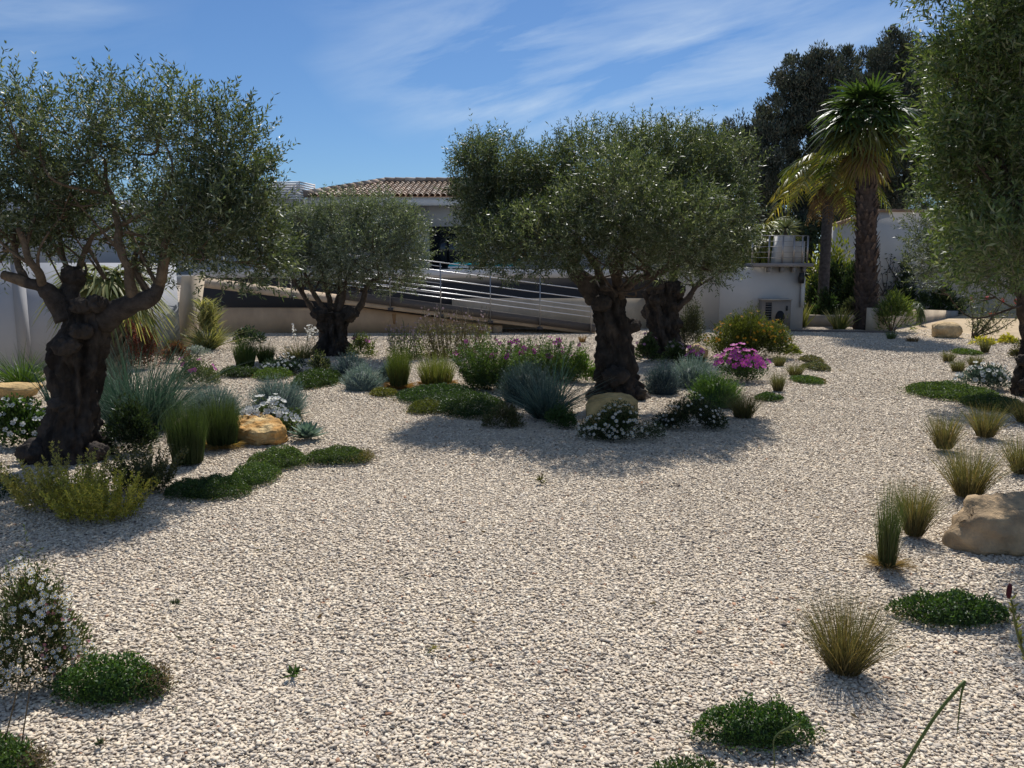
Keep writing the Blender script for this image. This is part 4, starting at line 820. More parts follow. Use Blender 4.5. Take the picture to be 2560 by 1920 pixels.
def palms():
    # tall fan palm
    Y = 20.25; b = at(2165, 826, Y); b.z = 0; t = at(2166, 325, Y); root = empty('fan_palm', b, 'tall fan palm with rough thick trunk and brown skirt of dead fronds', 'palm tree')
    a = Acc(); palm_trunk(a, (b.x, Y, 0), (t.x, Y, t.z), .265, .21, (.085, .063, .053), rows=34); a.build('trunk', M_LIMB, root)
    n = 38
    for i in range(n):
        f = i/n; th = i*2.399; el = 1.3 - 1.6*f; d = np.array([math.cos(th)*math.cos(el), math.sin(th)*math.cos(el), math.sin(el)])
        a = Acc(); fan_frond(a, (t.x, Y, t.z + .25*(1-f)), d, 1.1*random.uniform(.85, 1.1), PALMG if f < .72 else ((.05, .07, .02), (.09, .10, .03)), droop=.28+.3*f, stalk=.55); a.build('frond', M_GLOSS, root)
    for i in range(13):
        th = i*2.399+1; el = -.75 - random.random()*.65; d = np.array([math.cos(th)*math.cos(el), math.sin(th)*math.cos(el), math.sin(el)])
        a = Acc(); fan_frond(a, (t.x, Y, t.z - .08 - .25*random.random()), d, .8*random.uniform(.75, 1.1), DEADF if i % 3 else PALMY, n=20, droop=.5, stalk=.45, span=1.3); a.build('frond', M_GRASS, root)
    # feather palm with smooth trunk
    Y = 22.0; t = at(2072, 478, Y); root = empty('feather_palm', (t.x, Y, 0), 'slimmer feather palm with smooth grey trunk and yellow drooping fronds', 'palm tree')
    a = Acc(); palm_trunk(a, (t.x, Y, 0), (t.x, Y, t.z), .145, .13, (.11, .10, .10), scales=False, rows=24); a.tube([(t.x, Y, t.z-.05), (t.x+.02, Y, t.z+.45), (t.x+.03, Y, t.z+.9)], [.14, .11, .05], 12, (.16, .17, .09)); a.build('trunk', M_LIMB, root)
    for i in range(22):
        th = i*2.399+.7; el = 1.0 - .95*(i/22); d = np.array([math.cos(th)*math.cos(el), math.sin(th)*math.cos(el), math.sin(el)])
        a = Acc(); feather_frond(a, (t.x+.02, Y, t.z+.55), d, 1.75*random.uniform(.85, 1.1), PALMY if i % 3 else ((.10, .13, .03), (.15, .16, .04)), droop=.75+.25*(i/22)); a.build('frond', M_GLOSS, root)
    for i in range(9):
        th = i*.7+.2; d = np.array([math.cos(th)*.55, math.sin(th)*.55, -.15]); a = Acc(); feather_frond(a, (t.x, Y, t.z+.2), d, 1.0, DEADF, n=24, droop=.9); a.build('frond', M_GRASS, root)
    # fan palm behind left olive
    Y = 9.6; c = at(268, 725, Y); root = empty('fan_palm', (c.x, Y, 0), 'low fan palm with pale drooping fronds behind the left olive trunk', 'palm tree')
    a = Acc(); palm_trunk(a, (c.x, Y, 0), (c.x, Y, c.z), .16, .14, (.13, .10, .075), rows=16); a.build('trunk', M_LIMB, root)
    Lc = ((.20, .22, .09), (.27, .26, .11), (.14, .17, .06))
    for i in range(26):
        th = i*2.399; el = .95 - 1.55*(i/26); d = np.array([math.cos(th)*math.cos(el), math.sin(th)*math.cos(el), math.sin(el)])
        a = Acc(); fan_frond(a, (c.x, Y, c.z+.06), d, .62*random.uniform(.85, 1.1), Lc, n=24, droop=.55, stalk=.45, span=1.35); a.build('frond', M_GRASS, root)
    # fan palm on the terrace beside the centre crown
    Y = 21.9; c = at(1893, 590, Y); root = empty('fan_palm', (c.x, Y, TZ), 'fan palm with yellow green fronds hanging over the balcony wall', 'palm tree')
    a = Acc(); palm_trunk(a, (c.x, Y, TZ), (c.x, Y, c.z), .2, .18, (.13, .10, .075), rows=12); a.build('trunk', M_LIMB, root)
    Ly = ((.17, .18, .035), (.22, .21, .05), (.11, .14, .03))
    for i in range(26):
        th = i*2.399; el = .9 - 1.75*(i/26); d = np.array([math.cos(th)*math.cos(el), math.sin(th)*math.cos(el)-.15, math.sin(el)])
        a = Acc(); fan_frond(a, (c.x, Y, c.z), d, 1.0*random.uniform(.9, 1.1), Ly, n=26, droop=.35, stalk=.5, span=1.5); a.build('frond', M_GLOSS, root)
    # yucca above the planter
    Y = 20.6; c = at(1966, 570, Y); pb = at(1964, 590, Y); a = Acc(); n = 130; u = rsph(n); u[:, 2] = u[:, 2]*.8+.35; B = np.repeat(np.array(c)[None], n, 0)
    cc = pick(((.16, .19, .11), (.22, .23, .12), (.11, .14, .08)), n); root = empty('yucca', pb, 'spiky round yucca growing out of the tall white planter', 'yucca')
    blades(a, B, u, .42*rng.uniform(.8, 1.1, n), .03, np.array([[0, 0, -.12]])*np.ones((n, 1)), cc, cc*1.1, 2, taper=.6); a.build('foliage', M_GRASS, root)
    a = Acc(); a.tube([pb[:], c[:]], .05, 8, (.14, .11, .08)); a.build('stem', M_LIMB, root)
palms()
def pines():
    pine('broad dark pine with several pointed tops behind the palms', 2010, 36, 130, 560, 150, [(2000,210,65,70),(2055,200,45,75),(2110,170,30,45),(1960,290,75,70),(2050,310,90,90),(1900,400,85,75),(1960,450,100,90),(1870,330,40,30),(2080,440,90,100),(2020,540,120,80),(2150,300,60,100)], 3)
    pine('tallest dark pine rising behind the fan palm crown', 2240, 40, 85, 560, 120, [(2235,120,40,45),(2165,180,45,55),(2130,260,60,80),(2220,190,60,70),(2280,200,60,90),(2250,300,90,110),(2300,400,100,110),(2200,420,90,110),(2330,250,60,130),(2260,520,110,80),(2170,230,30,45)], 5)
    pine('lower dark pine on the left shoulder of the pine group', 1800, 42, 315, 600, 100, [(1830,370,70,55),(1760,350,45,40),(1800,450,90,80),(1880,480,70,80),(1730,420,60,60),(1850,560,110,70),(1900,350,40,45)], 8)
pines()

# ================================================================= PLANTS
BLU = ((.05, .105, .072), (.068, .13, .092), (.038, .08, .055), (.15, .215, .17))
FEA = ((.050, .085, .022), (.070, .105, .028), (.036, .065, .018))
def strap(box, label, cols=BLU, n=320, name='blue_grass', cat='ornamental grass', wpx=3.2, spread=1.1, bend=.6, group=None, mat=None, base=.16, heads=0):
    o = tuft(box, label, cat, cols, cols, base, n, group, name, wpx, spread, bend, .22, 5, None, mat or M_BLUE, lmin=.32, wob=.22)
    return o
def left_bed():
    strap((-30, 128, 862, 968), 'bright green strappy leaved clump below the white wall', ((.07, .13, .025), (.10, .17, .035), (.05, .10, .02)), 300, 'strappy_clump', 'perennial', 3.2, 1.3, .8, mat=M_LEAF)
    rock((-30, 105, 958, 1002), 'flat ochre stone slab between white flowers and strappy clump', (.52, .36, .17), 'rock', 5, .4, 'stone_slab', .1)
    bush((-60, 135, 985, 1122), 'green bush with large white flowers left of the old olive trunk', 'flowering shrub', ((.05, .095, .025), (.07, .13, .03), (.035, .07, .02)), leaf=.045, lw=.5, flowers=('white', 44, 6.5, .2), name='flowering_shrub')
    strap((225, 440, 815, 1085), 'tall blue green reed grass beside the old olive trunk', BLU, 1000, 'blue_grass', wpx=2.5, spread=.8, bend=.8, base=.34)
    strap((320, 470, 900, 1070), 'shorter arching blue green grass at the foot of the reed grass', ((.11, .17, .145), (.08, .13, .11), (.19, .25, .21)), 420, 'blue_grass', wpx=2.8, spread=1.3, bend=1.0)
    strap((95, 150, 830, 1040), 'wispy blue green grass just left of the old olive trunk', BLU, 70, 'blue_grass', wpx=4, spread=1.4, bend=.5)
    bush((262, 410, 776, 925), 'tall red tipped shrub in front of the white wall', 'shrub', ((.13, .04, .035), (.18, .06, .045), (.07, .07, .03)), leaf=.05, lw=.3, shoots=140, shootc=((.24, .045, .05), (.28, .08, .06)), name='red_shrub')
    bush((392, 478, 850, 908), 'low reddish shrub left of the variegated spiky plant', 'shrub', ((.13, .05, .035), (.17, .08, .05), (.08, .05, .03)), leaf=.045, lw=.3, name='red_shrub')
    bush((398, 458, 848, 880), 'small yellow leaved bush among the red shrubs', 'shrub', ((.24, .24, .03), (.18, .2, .03)), leaf=.04, lw=.4, name='yellow_shrub')
    # variegated cordyline
    tuft((455, 580, 800, 874), 'variegated cream and green spiky plant beside the concrete pillar', 'spiky plant', ((.13, .15, .05), (.22, .22, .09)), ((.36, .34, .15), (.28, .28, .12), (.14, .17, .06)), .12, 340, None, 'variegated_flax', 3.2, 1.1, .9, .15, 5, skirt=None)
    c = G(516, 872); a = Acc(); n = 380; z = rng.uniform(.35, 1.0, n); th = rng.random(n)*6.28
    top = at(520, 752, c.y+.1).z; B = np.stack([np.full(n, c.x+.02), np.full(n, c.y+.1), z*top*.93], 1) + rng.normal(0, .085, (n, 3))*np.array([1, 1, .3])
    D = np.stack([np.cos(th)*.6, np.sin(th)*.6, np.full(n, .75)], 1); cc = pick(((.40, .38, .18), (.30, .31, .14), (.2, .22, .09)), n)
    blades(a, B, D, .46*(1.2-z*.55), .026, np.array([[0, 0, -.3]])*np.ones((n, 1)), cc, cc, 3); o = a.build('foliage', M_GRASS); v = [q for q in sc.objects if q.name.startswith('variegated_flax')][-1]; o.name = 'upright_shoot'; o.parent = v
    bush((462, 526, 862, 890), 'silver white leaved cushion plant at the gravel path edge', 'cushion plant', ((.42, .45, .42), (.5, .52, .5), (.25, .3, .26)), leaf=.045, lw=.5, name='silver_cushion', mat=M_BLUE)
    bush((424, 550, 888, 968), 'loose grey green rockrose with few pink flowers near the path', 'flowering shrub', ((.085, .115, .05), (.11, .14, .065), (.06, .08, .035)), leaf=.035, lw=.35, dens=.8, flowers=('magenta', 7, 7, .45), name='rockrose', shoots=25)
    bush((578, 662, 814, 860), 'dark glossy evergreen bush behind the upright grass clumps', 'shrub', ((.03, .05, .035), (.04, .065, .045), (.02, .04, .03)), leaf=.06, lw=.5, name='evergreen_bush', mat=M_GLOSS)
    tuft((574, 645, 834, 918), 'dense dark green upright grass clump below the ramp wall', c0=FEA, c1=((.07, .12, .03), (.10, .15, .04)), base=.30, n=900, w_=1.3, bend=.12, strays=.04, name='feather_grass', group='green feather grasses', spread=.8)
    tuft((632, 692, 846, 908), 'lighter green feather grass clump left of the small olive', c0=FEA, c1=((.15, .19, .05), (.11, .15, .04)), base=.28, n=600, w_=1.2, bend=.2, strays=.06, name='feather_grass', group='green feather grasses', spread=.9)
    mat_plant((548, 655, 916, 943), 'dark creeping mat at the foot of dense upright grass', cols=(G3, (.035, .06, .025)), hh=.12, group='creeping green mats')
    bush((642, 776, 884, 938), 'dark low mound dusted with small white flowers left of small olive', 'flowering shrub', ((.035, .06, .05), (.045, .075, .06), (.025, .045, .035)), leaf=.04, lw=.4, flowers=('white', 42, 3.4, .3), name='flowering_mound')
    mat_plant((644, 728, 914, 950), 'bright green creeping mat in front of white dusted mound', cols=(G2, (.08, .14, .03), G1), hh=.12, group='creeping green mats')
    mat_plant((738, 850, 918, 974), 'deep green creeping mat right below the small olive', cols=(G3, (.04, .075, .025)), hh=.16, group='creeping green mats')
    bush((768, 832, 872, 938), 'speckled cream and green bush against the small olive trunk', 'shrub', ((.05, .075, .035), (.3, .3, .2), (.035, .05, .025)), leaf=.05, lw=.4, name='speckled_shrub')
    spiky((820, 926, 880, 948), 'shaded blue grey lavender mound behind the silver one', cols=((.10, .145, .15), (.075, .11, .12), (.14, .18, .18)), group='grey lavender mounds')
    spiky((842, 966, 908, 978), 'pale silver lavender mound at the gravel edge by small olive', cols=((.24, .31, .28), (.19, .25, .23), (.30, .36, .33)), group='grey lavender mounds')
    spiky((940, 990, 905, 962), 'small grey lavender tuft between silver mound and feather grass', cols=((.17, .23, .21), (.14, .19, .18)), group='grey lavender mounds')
    OR = ((.30, .16, .05), (.24, .14, .05), (.34, .2, .08))
    tuft((958, 1032, 852, 972), 'upright feather grass with orange straw base beside silver mound', c0=((.16, .13, .04), (.08, .1, .03)), c1=((.09, .14, .03), (.13, .18, .045)), base=.28, n=900, w_=1.2, bend=.14, strays=.05, name='feather_grass', group='green feather grasses', skirt=OR, spread=.85)
    tuft((1032, 1150, 872, 966), 'broad light feather grass with orange base left of pink rockrose', c0=((.18, .15, .05), (.10, .12, .035)), c1=((.14, .19, .045), (.19, .23, .07)), base=.30, n=1000, w_=1.3, bend=.22, strays=.08, name='feather_grass', group='green feather grasses', skirt=OR, spread=.9)
    mat_plant((924, 992, 968, 992), 'small yellowish mat in front of the orange based grass', cols=((.17, .17, .05), (.12, .13, .04)), hh=.07, group='creeping green mats')
    tuft((704, 790, 852, 898), 'dry yellow grass clump left of the small olive trunk', c0=((.2, .18, .07),), c1=((.27, .25, .1), (.2, .21, .08)), base=.3, n=300, w_=1.5, bend=.5, strays=.3, name='dry_grass', group=None)
    # gaura stalks
    def stalks(box, label, n, fc, name='flower_stalks', colr=(.16, .15, .08), green=None):
        x0, x1, yt, yb = box; c = G((x0+x1)/2, yb); root = empty(name, c, label, 'flowering perennial'); a = Acc(); s = mpp(c); tips = []
        for i in range(n):
            x = random.uniform(x0, x1); e = at(x, random.uniform(yt, yt+(yb-yt)*.5), c.y + random.uniform(-.15, .35)); b = np.array([c.x + (e.x-c.x)*.6, c.y + random.uniform(-.1, .3), 0])
            m = (b + np.array(e))/2 + np.array([random.uniform(-.04, .04), 0, 0]); a.tube([b, m, np.array(e)], [s*.55, s*.45, s*.35], 4, colr); tips.append(np.array(e))
            for k in range(4):
                q = np.array(e)*(1-k*.13) + b*k*.13 + rng.normal(0, .03, 3); tips.append(q); a.tube([np.array(e)*(1-k*.13-.05)+b*(k*.13+.05), q], s*.3, 4, colr)
        if green is not None:
            m = int((x1-x0)*16); u = rng.random((m, 3)); P = np.stack([at(x0, yb, c.y).x + u[:, 0]*(x1-x0)*s, c.y + u[:, 1]*.5, u[:, 2]**1.5*at(x0, (yt*.6+yb*.4), c.y).z], 1)
            leaves(a, P, rsph(m)+np.array([0, 0, .6]), s*7, s*2.4, pick(green, m))
        a.build('stems', M_LEAF, root)
        tips = tips[:: max(1, len(tips)//90)][:95]
        put_flowers(root, tips, unit(rsph(len(tips)) + np.array([0, -.5, .6])), s*2.9, fc)
    stalks((722, 795, 805, 868), 'thin white flowered stalks in front of the ramp wall', 13, 'white')
    bush((866, 938, 830, 894), 'light green leafy perennial right of the small olive trunk', 'perennial', ((.13, .17, .05), (.18, .2, .07), (.09, .13, .035)), leaf=.055, lw=.3, dens=.8, shoots=20, flowers=('magenta', 2, 8, .5), name='leafy_perennial')
    stalks((1040, 1225, 762, 895), 'airy mauve flowered stalks massed before the ramp', 120, 'mauve', 'airy_perennial', (.17, .14, .08), ((.13, .14, .06), (.18, .17, .08), (.10, .12, .05)))
    stalks((968, 1052, 800, 900), 'green leafy stalks with faded mauve heads left of mauve mass', 34, 'mauve', 'airy_perennial', (.13, .15, .06), ((.11, .16, .045), (.15, .19, .06)))
    spiky((610, 774, 940, 1046), 'big silver blue lavender mound behind the white flowers', cols=((.17, .235, .225), (.13, .185, .18), (.21, .27, .25)), group='grey lavender mounds')
    spiky((440, 612, 962, 1055), 'silver blue lavender mound behind the twin dark grasses', cols=((.17, .235, .225), (.13, .185, .18), (.22, .28, .26)), group='grey lavender mounds')
    DKF = ((.038, .062, .02), (.03, .05, .016), (.05, .075, .025))
    tuft((400, 520, 985, 1162), 'left of twin dark green rush clumps under the old olive', c0=DKF, c1=((.05, .085, .026), (.065, .10, .03)), base=.30, n=1700, w_=1.4, bend=.10, strays=.04, name='feather_grass', group='green feather grasses', spread=.75, power=1.0)
    tuft((492, 604, 975, 1122), 'dark green rush clump with straw base touching the orange rock', c0=DKF, c1=((.055, .088, .027), (.07, .105, .034)), base=.30, n=1500, w_=1.4, bend=.14, strays=.05, name='feather_grass', group='green feather grasses', spread=.75, power=1.0, skirt=((.32, .22, .09), (.26, .18, .07)))
    bush((588, 752, 992, 1092), 'mound covered in white flowers behind the orange rock', 'flowering shrub', ((.06, .09, .05), (.08, .12, .06), (.045, .07, .035)), leaf=.045, lw=.45, flowers=('white', 98, 9, .35), name='flowering_shrub')
    rock_hull([(588,1040,.28),(622,1029,.36),(655,1027,.36),(696,1048,.28),(586,1072,.02),(640,1082,-.10),(690,1077,-.10),(714,1064,.04),(592,1106,.04),(645,1113,-.08),(692,1107,-.08),(711,1098,.06)], G(645, 1108).y, 'angular orange ochre rock between dark grass and agave', (.52, .29, .10), 11, tint=(.60, .44, .22))
    def agave(box, label):
        x0, x1, yt, yb = box; c = np.array(G((x0+x1)/2, yb-8)); s = mpp(c); c[1] += .1; n = 44; a = Acc(); rr = (x1-x0)/2*s*1.15
        for i in range(n):
            f = i/n; th = i*2.399; el = 1.35-1.2*f; d = np.array([math.cos(th)*math.cos(el), math.sin(th)*math.cos(el), math.sin(el)]); L_ = rr*(.8+.35*f)
            S = np.array([-math.sin(th), math.cos(th), 0]); nn = np.cross(d, S); ts = np.linspace(0, 1, 6); wv = rr*.15*np.array([.6, .95, 1, .85, .5, .03]); V = []
            for t, ww in zip(ts, wv):
                p = c + np.array([0, 0, .02]) + d*L_*t - nn*0; V += [p - S*ww, p - nn*ww*.0 + np.array([0, 0, -ww*.55]), p + S*ww]
            Fq = [(3*k+j, 3*k+j+1, 3*k+j+4, 3*k+j+3) for k in range(5) for j in range(2)]
            a.add(V, np.array(Fq), np.array(random.choice(((.16, .235, .19), (.20, .275, .22), (.125, .19, .15)))))
        o = a.build('agave', M_BLUE); tag(o, label, 'agave')
    agave((718, 806, 1056, 1112), 'blue green agave rosette right of the orange rock')
    gm = 'creeping green mats'
    mat_plant((630, 772, 1112, 1176), 'creeping green mat in front of the orange rock', cols=(G1, G2, G3), hh=.11, group=gm)
    mat_plant((758, 925, 1112, 1162), 'creeping mat tapering to a brownish tip below the agave', cols=(G1, (.085, .125, .035), G3), hh=.09, group=gm, extra=(0, ((.2, .16, .08), (.14, .13, .05))))
    mat_plant((580, 695, 1150, 1218), 'dense bright creeping mat in the middle of the mat chain', cols=(G2, G1, (.05, .1, .028)), hh=.11, group=gm)
    mat_plant((420, 628, 1180, 1254), 'dark creeping mat at the near end of the mat chain', cols=(G1, (.045, .09, .028), G3), hh=.11, group=gm)
    HE = ((.46, .42, .07), (.38, .36, .06), (.52, .45, .10), (.28, .28, .05))
    def heather(box, label, n, cols, cat='shrub'):
        return upright(box, label, n, cols, cat)
    heather((20, 262, 1112, 1282), 'olive green upright heather at the foot of the old olive', 75, ((.34, .31, .09), (.27, .26, .075), (.40, .35, .11)))
    heather((128, 350, 1160, 1312), 'bright yellow green heather nearest the camera at left', 85, HE)
    heather((285, 432, 1108, 1234), 'dull olive heather between yellow heather and dark rushes', 70, ((.09, .10, .045), (.07, .08, .035), (.12, .12, .05)))
    bush((235, 400, 985, 1135), 'dark shaded leafy plant at the right foot of the old olive', 'perennial', ((.03, .05, .025), (.04, .065, .03), (.022, .04, .02)), leaf=.04, lw=.35, name='leafy_perennial')
    bush((-60, 38, 1150, 1250), 'blue green clump cut by the left frame edge below heather', 'perennial', ((.04, .075, .05), (.05, .095, .06), (.03, .055, .04)), leaf=.04, lw=.25, name='leafy_perennial')
    # foreground left
    r_ = bush((-95, 195, 1390, 1735), 'large daisy bush with white and pink flowers at lower left', 'flowering shrub', ((.06, .09, .03), (.08, .115, .04), (.045, .065, .025), (.12, .11, .05)), leaf=.024, lw=.28, dens=.9, flowers=('daisy', 230, 7.2, .06), name='daisy_bush', depth=.8, shoots=60, lobes=30)
    x = [o for o in r_.children if o.name.startswith('flower')]
    for o in x[::4]: o.data = F_('rose'); o.scale = (o.scale[0]*.6,)*3
    mat_plant((152, 412, 1625, 1768), 'rounded bright green mat beside the large daisy bush', cols=((.06, .125, .028), (.08, .155, .035), (.04, .085, .022)), hh=.15, leaf=.014, dens=1.6, group=gm, extra=(.2, ((.18, .13, .09), (.12, .1, .07))))
    mat_plant((-120, 100, 1822, 1985), 'green mat cut off by the lower left corner', cols=((.065, .12, .03), (.09, .15, .04), (.045, .085, .022)), hh=.13, leaf=.014, dens=1.6, group=gm, extra=(.2, ((.2, .14, .1), (.12, .1, .07))))
    a = Acc()
    for p in (((48, 1700), (30, 1780), (8, 1870)), ((76, 1712), (66, 1780), (54, 1862))):
        pts = [at(q[0], q[1], 2.42 + .0*i) for i, q in enumerate(p)]; a.tube([tuple(q) for q in pts] + [(pts[-1].x-.004, 2.42, 0)], .0022, 5, (.13, .10, .06))
    o = a.build('dry_stalks', M_LEAF); tag(o, 'two thin dry stalks rising from the lower left mat', 'stalks')
def upright(box, label, n, cols, cat='shrub', name='heather_shrub', group='upright yellow green heathers', leaf=.03, lw=.3, per=5, jit=.012, flowers=None, spread=.75, steps=15, hmin=.5):
    x0, x1, yt, yb = box; c = G((x0+x1)/2, yb); s = mpp(c); rx = (x1-x0)/2*s; Yc = c.y+rx*.5; top = at((x0+x1)/2, yt, Yc); h = top.z; X0 = top.x; s = mpp(top); rx = (x1-x0)/2*s; a = Acc()
    th = rng.random(n)*6.28; r = np.sqrt(rng.random(n)); B = np.stack([X0 + np.cos(th)*r*rx*.78, Yc + np.sin(th)*r*rx*.55, np.zeros(n)], 1)
    Ln = h*rng.uniform(hmin, 1.04, n)*(1-.18*r*r); D = unit(np.stack([np.cos(th)*r*spread*.62 + rng.normal(0, .10, n), np.sin(th)*r*.4 + rng.normal(0, .10, n), np.ones(n)], 1))
    bd = np.stack([np.cos(th)*.12*r, np.sin(th)*.12*r, np.full(n, .0)], 1); tone = rng.uniform(.7, 1.2, n)[:, None]
    cc = pick(cols, n, .15); blades(a, B, D, Ln, max(.004, s*.9), bd, np.full((n, 3), .10)*np.array([1, .8, .55]), cc, 3)
    for t in np.linspace(.14, 1, steps):
        for _ in range(per): leaves(a, B + D*(Ln*t)[:, None] + bd*(Ln*t*t)[:, None] + rng.normal(0, jit, (n, 3))*(1.2-.9*t), D*.7 + rsph(n)*.75, leaf*(1.2-.5*t)*rng.uniform(.7, 1.2, n), leaf*lw, pick(cols, n, .2)*tone)
    if not flowers:
        o = a.build(name, M_LEAF); tag(o, label, cat, group); return o
    root = empty(name, (X0, Yc, 0), label, cat, group); a.build('foliage', M_LEAF, root)
    kind, cnt, size = flowers; tips = B + D*Ln[:, None] + bd*Ln[:, None]; q = np.argsort(-tips[:, 2])[:int(n*.7)]; q = rng.permutation(q)[:cnt]; nr = unit(rsph(len(q))*.6 + np.array([0, -.5, .6]))
    put_flowers(root, tips[q], nr, size*s, kind); return root
def weed(px, py, size, label, c=((.05, .10, .03), (.07, .13, .035)), n=26):
    g = G(px, py); a = Acc(); D = rsph(n)*.8 + np.array([0, 0, .6]); s = size*mpp(g)
    leaves(a, np.repeat(np.array(g)[None], n, 0) + rng.normal(0, s*.12, (n, 3))*np.array([1, 1, .3]) + np.array([0, 0, .01]), D, s*rng.uniform(.5, 1, n), s*.2, pick(c, n)); o = a.build('weed', M_LEAF)
    tag(o, label, 'weed', 'small weeds in the gravel')
def centre_bed():
    gm = 'creeping green mats'; DG = ((.045, .085, .03), (.06, .11, .035), (.03, .06, .022))
    RR = ((.07, .125, .035), (.09, .15, .045), (.05, .09, .028))
    upright((1160, 1305, 838, 976), 'upright green rockrose with magenta flowers left of blue grass', 150, RR, 'flowering shrub', 'rockrose', None, .055, .2, 8, .035, ('magenta', 16, 8), steps=11)
    upright((1292, 1440, 842, 955), 'green rockrose with magenta flowers behind the blue grass', 150, RR, 'flowering shrub', 'rockrose', None, .055, .2, 8, .035, ('magenta', 20, 7.5), steps=11)
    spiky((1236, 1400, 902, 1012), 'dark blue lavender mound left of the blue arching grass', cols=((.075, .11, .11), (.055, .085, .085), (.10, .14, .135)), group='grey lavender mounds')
    strap((1262, 1468, 890, 1048), 'blue green arching grass in front of the centre olive', ((.08, .13, .11), (.11, .165, .14), (.06, .10, .085), (.19, .24, .2)), 600, 'blue_grass', wpx=2.5, spread=1.25, bend=.7, base=.14)
    strap((1345, 1440, 830, 1000), 'few tall blue green blades rising above the pink rockrose', BLU, 26, 'blue_grass', wpx=3, spread=.9, bend=.3)
    bush((1415, 1500, 866, 958), 'fresh light green perennial touching the centre olive trunk', 'perennial', ((.10, .18, .035), (.13, .21, .045), (.06, .12, .025)), leaf=.05, lw=.25, up=.9, name='leafy_perennial')
    mat_plant((985, 1205, 956, 1012), 'wide dark creeping mat below the orange based grasses', cols=DG, hh=.13, group=gm)
    mat_plant((1018, 1110, 996, 1036), 'yellowish low mat at the left tip of the centre bed', cols=((.12, .13, .035), (.09, .11, .03), (.07, .09, .03)), hh=.08, group=gm)
    mat_plant((1098, 1255, 975, 1046), 'darkest green mat in shade left of the blue grass', cols=(G3, (.035, .068, .022)), hh=.14, group=gm)
    bush((1204, 1312, 1004, 1072), 'brownish green low bush in front of the blue arching grass', 'ground cover', ((.10, .11, .045), (.12, .10, .055), (.065, .085, .035)), leaf=.03, lw=.35, name='creeping_plant', shoots=40)
    bush((1345, 1458, 1012, 1072), 'leafy low green plant between blue grass and the daisy rock', 'ground cover', (DG[0], DG[1], (.075, .125, .04)), leaf=.032, lw=.35, name='creeping_plant', shoots=40)
    rock((1464, 1598, 982, 1065), 'rounded pale ochre boulder behind the white daisies', (.56, .39, .17), 'rock', 21, .6, 'boulder', .1, top=lambda x: 1-.08*x*x)
    bush((1440, 1655, 1000, 1102), 'white daisy mound spilling over the centre boulder', 'flowering shrub', ((.06, .085, .035), (.08, .11, .045), (.045, .065, .025)), leaf=.026, lw=.3, flowers=('daisy', 95, 4.3, .08), name='daisy_mound', depth=.55, core=True)
    bush((1642, 1830, 984, 1078), 'dark daisy mound with small white flowers right of boulder', 'flowering shrub', ((.04, .06, .03), (.055, .075, .035), (.03, .045, .02)), leaf=.028, lw=.3, flowers=('daisy', 62, 3.6, .08), name='daisy_mound', depth=.55, shoots=30, shootc=((.11, .08, .05),))
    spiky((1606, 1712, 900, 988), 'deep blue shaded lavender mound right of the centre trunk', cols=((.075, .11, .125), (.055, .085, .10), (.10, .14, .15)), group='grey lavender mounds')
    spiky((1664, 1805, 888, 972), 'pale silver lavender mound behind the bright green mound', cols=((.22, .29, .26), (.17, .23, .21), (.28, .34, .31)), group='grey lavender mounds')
    spiky((1715, 1866, 928, 1022), 'bright green soft mound right of the silver lavender', 'mounded shrub', ((.075, .15, .03), (.10, .18, .045), (.05, .11, .025)), name='green_mound', mat=M_LEAF)
    tuft((1816, 1905, 968, 1046), 'brownish drooping grass clump at the right corner of centre bed', c0=((.12, .09, .05), (.09, .1, .04)), c1=((.12, .14, .05), (.16, .15, .06)), base=.24, n=560, w_=1.2, bend=.4, strays=.2)
    mat_plant((1888, 1952, 980, 1004), 'small green mat right of the drooping brownish grass', cols=(DG[1], DG[0]), hh=.07, group=gm)
    bush((1774, 1932, 868, 958), 'rockrose crowned with many magenta flowers beside the gravel path', 'flowering shrub', DG, leaf=.04, lw=.3, flowers=('magenta', 44, 9, .4), name='rockrose', dens=.8, shoots=20)
    bush((1700, 1780, 862, 930), 'small rockrose with scattered magenta flowers by the ochre stone', 'flowering shrub', DG, leaf=.045, lw=.3, flowers=('magenta', 9, 7, .5), name='rockrose', dens=.7)
    bush((1750, 1990, 764, 900), 'large shrub with orange flowers in front of the white wall', 'flowering shrub', ((.10, .125, .03), (.13, .15, .035), (.07, .09, .025)), leaf=.055, lw=.25, flowers=('orange', 64, 3.5, .3), name='orange_shrub', stems=True, openb=.1, shoots=50, dens=1.4, lobes=24)
    rock((1714, 1772, 858, 898), 'half hidden ochre stone beside the orange flowered shrub', (.46, .34, .19), 'rock', 31, .6)
    bush((1958, 2002, 862, 886), 'tiny yellow green plant at the foot of orange shrub', 'perennial', ((.26, .28, .04), (.18, .22, .04)), leaf=.05, lw=.4, name='yellow_plant')
    bush((1692, 1768, 730, 862), 'dark twiggy bush behind the stout olive trunk', 'shrub', ((.055, .065, .035), (.07, .08, .045), (.04, .048, .028)), leaf=.05, lw=.25, dens=.8, name='twiggy_bush', shoots=20)
    bush((1588, 1650, 826, 905), 'green shrub between the two central olive trunks', 'shrub', ((.06, .095, .035), (.08, .12, .045), (.045, .07, .025)), leaf=.05, lw=.35, flowers=('pink', 5, 5, .5), name='green_shrub')
    bush((1650, 1722, 850, 915), 'leafy perennial in front of the stout olive trunk', 'perennial', ((.07, .11, .04), (.09, .13, .05), (.05, .075, .03)), leaf=.045, lw=.3, flowers=('mauve', 12, 4, .5), name='leafy_perennial')
    tuft((1928, 1970, 884, 916), 'green grass clump under the orange shrub nearest its stems', base=.25, n=260, w_=1.1, bend=.25)
    tuft((1962, 2018, 902, 940), 'wide tawny grass clump right of the magenta rockrose', base=.24, n=320, w_=1.1, bend=.35)
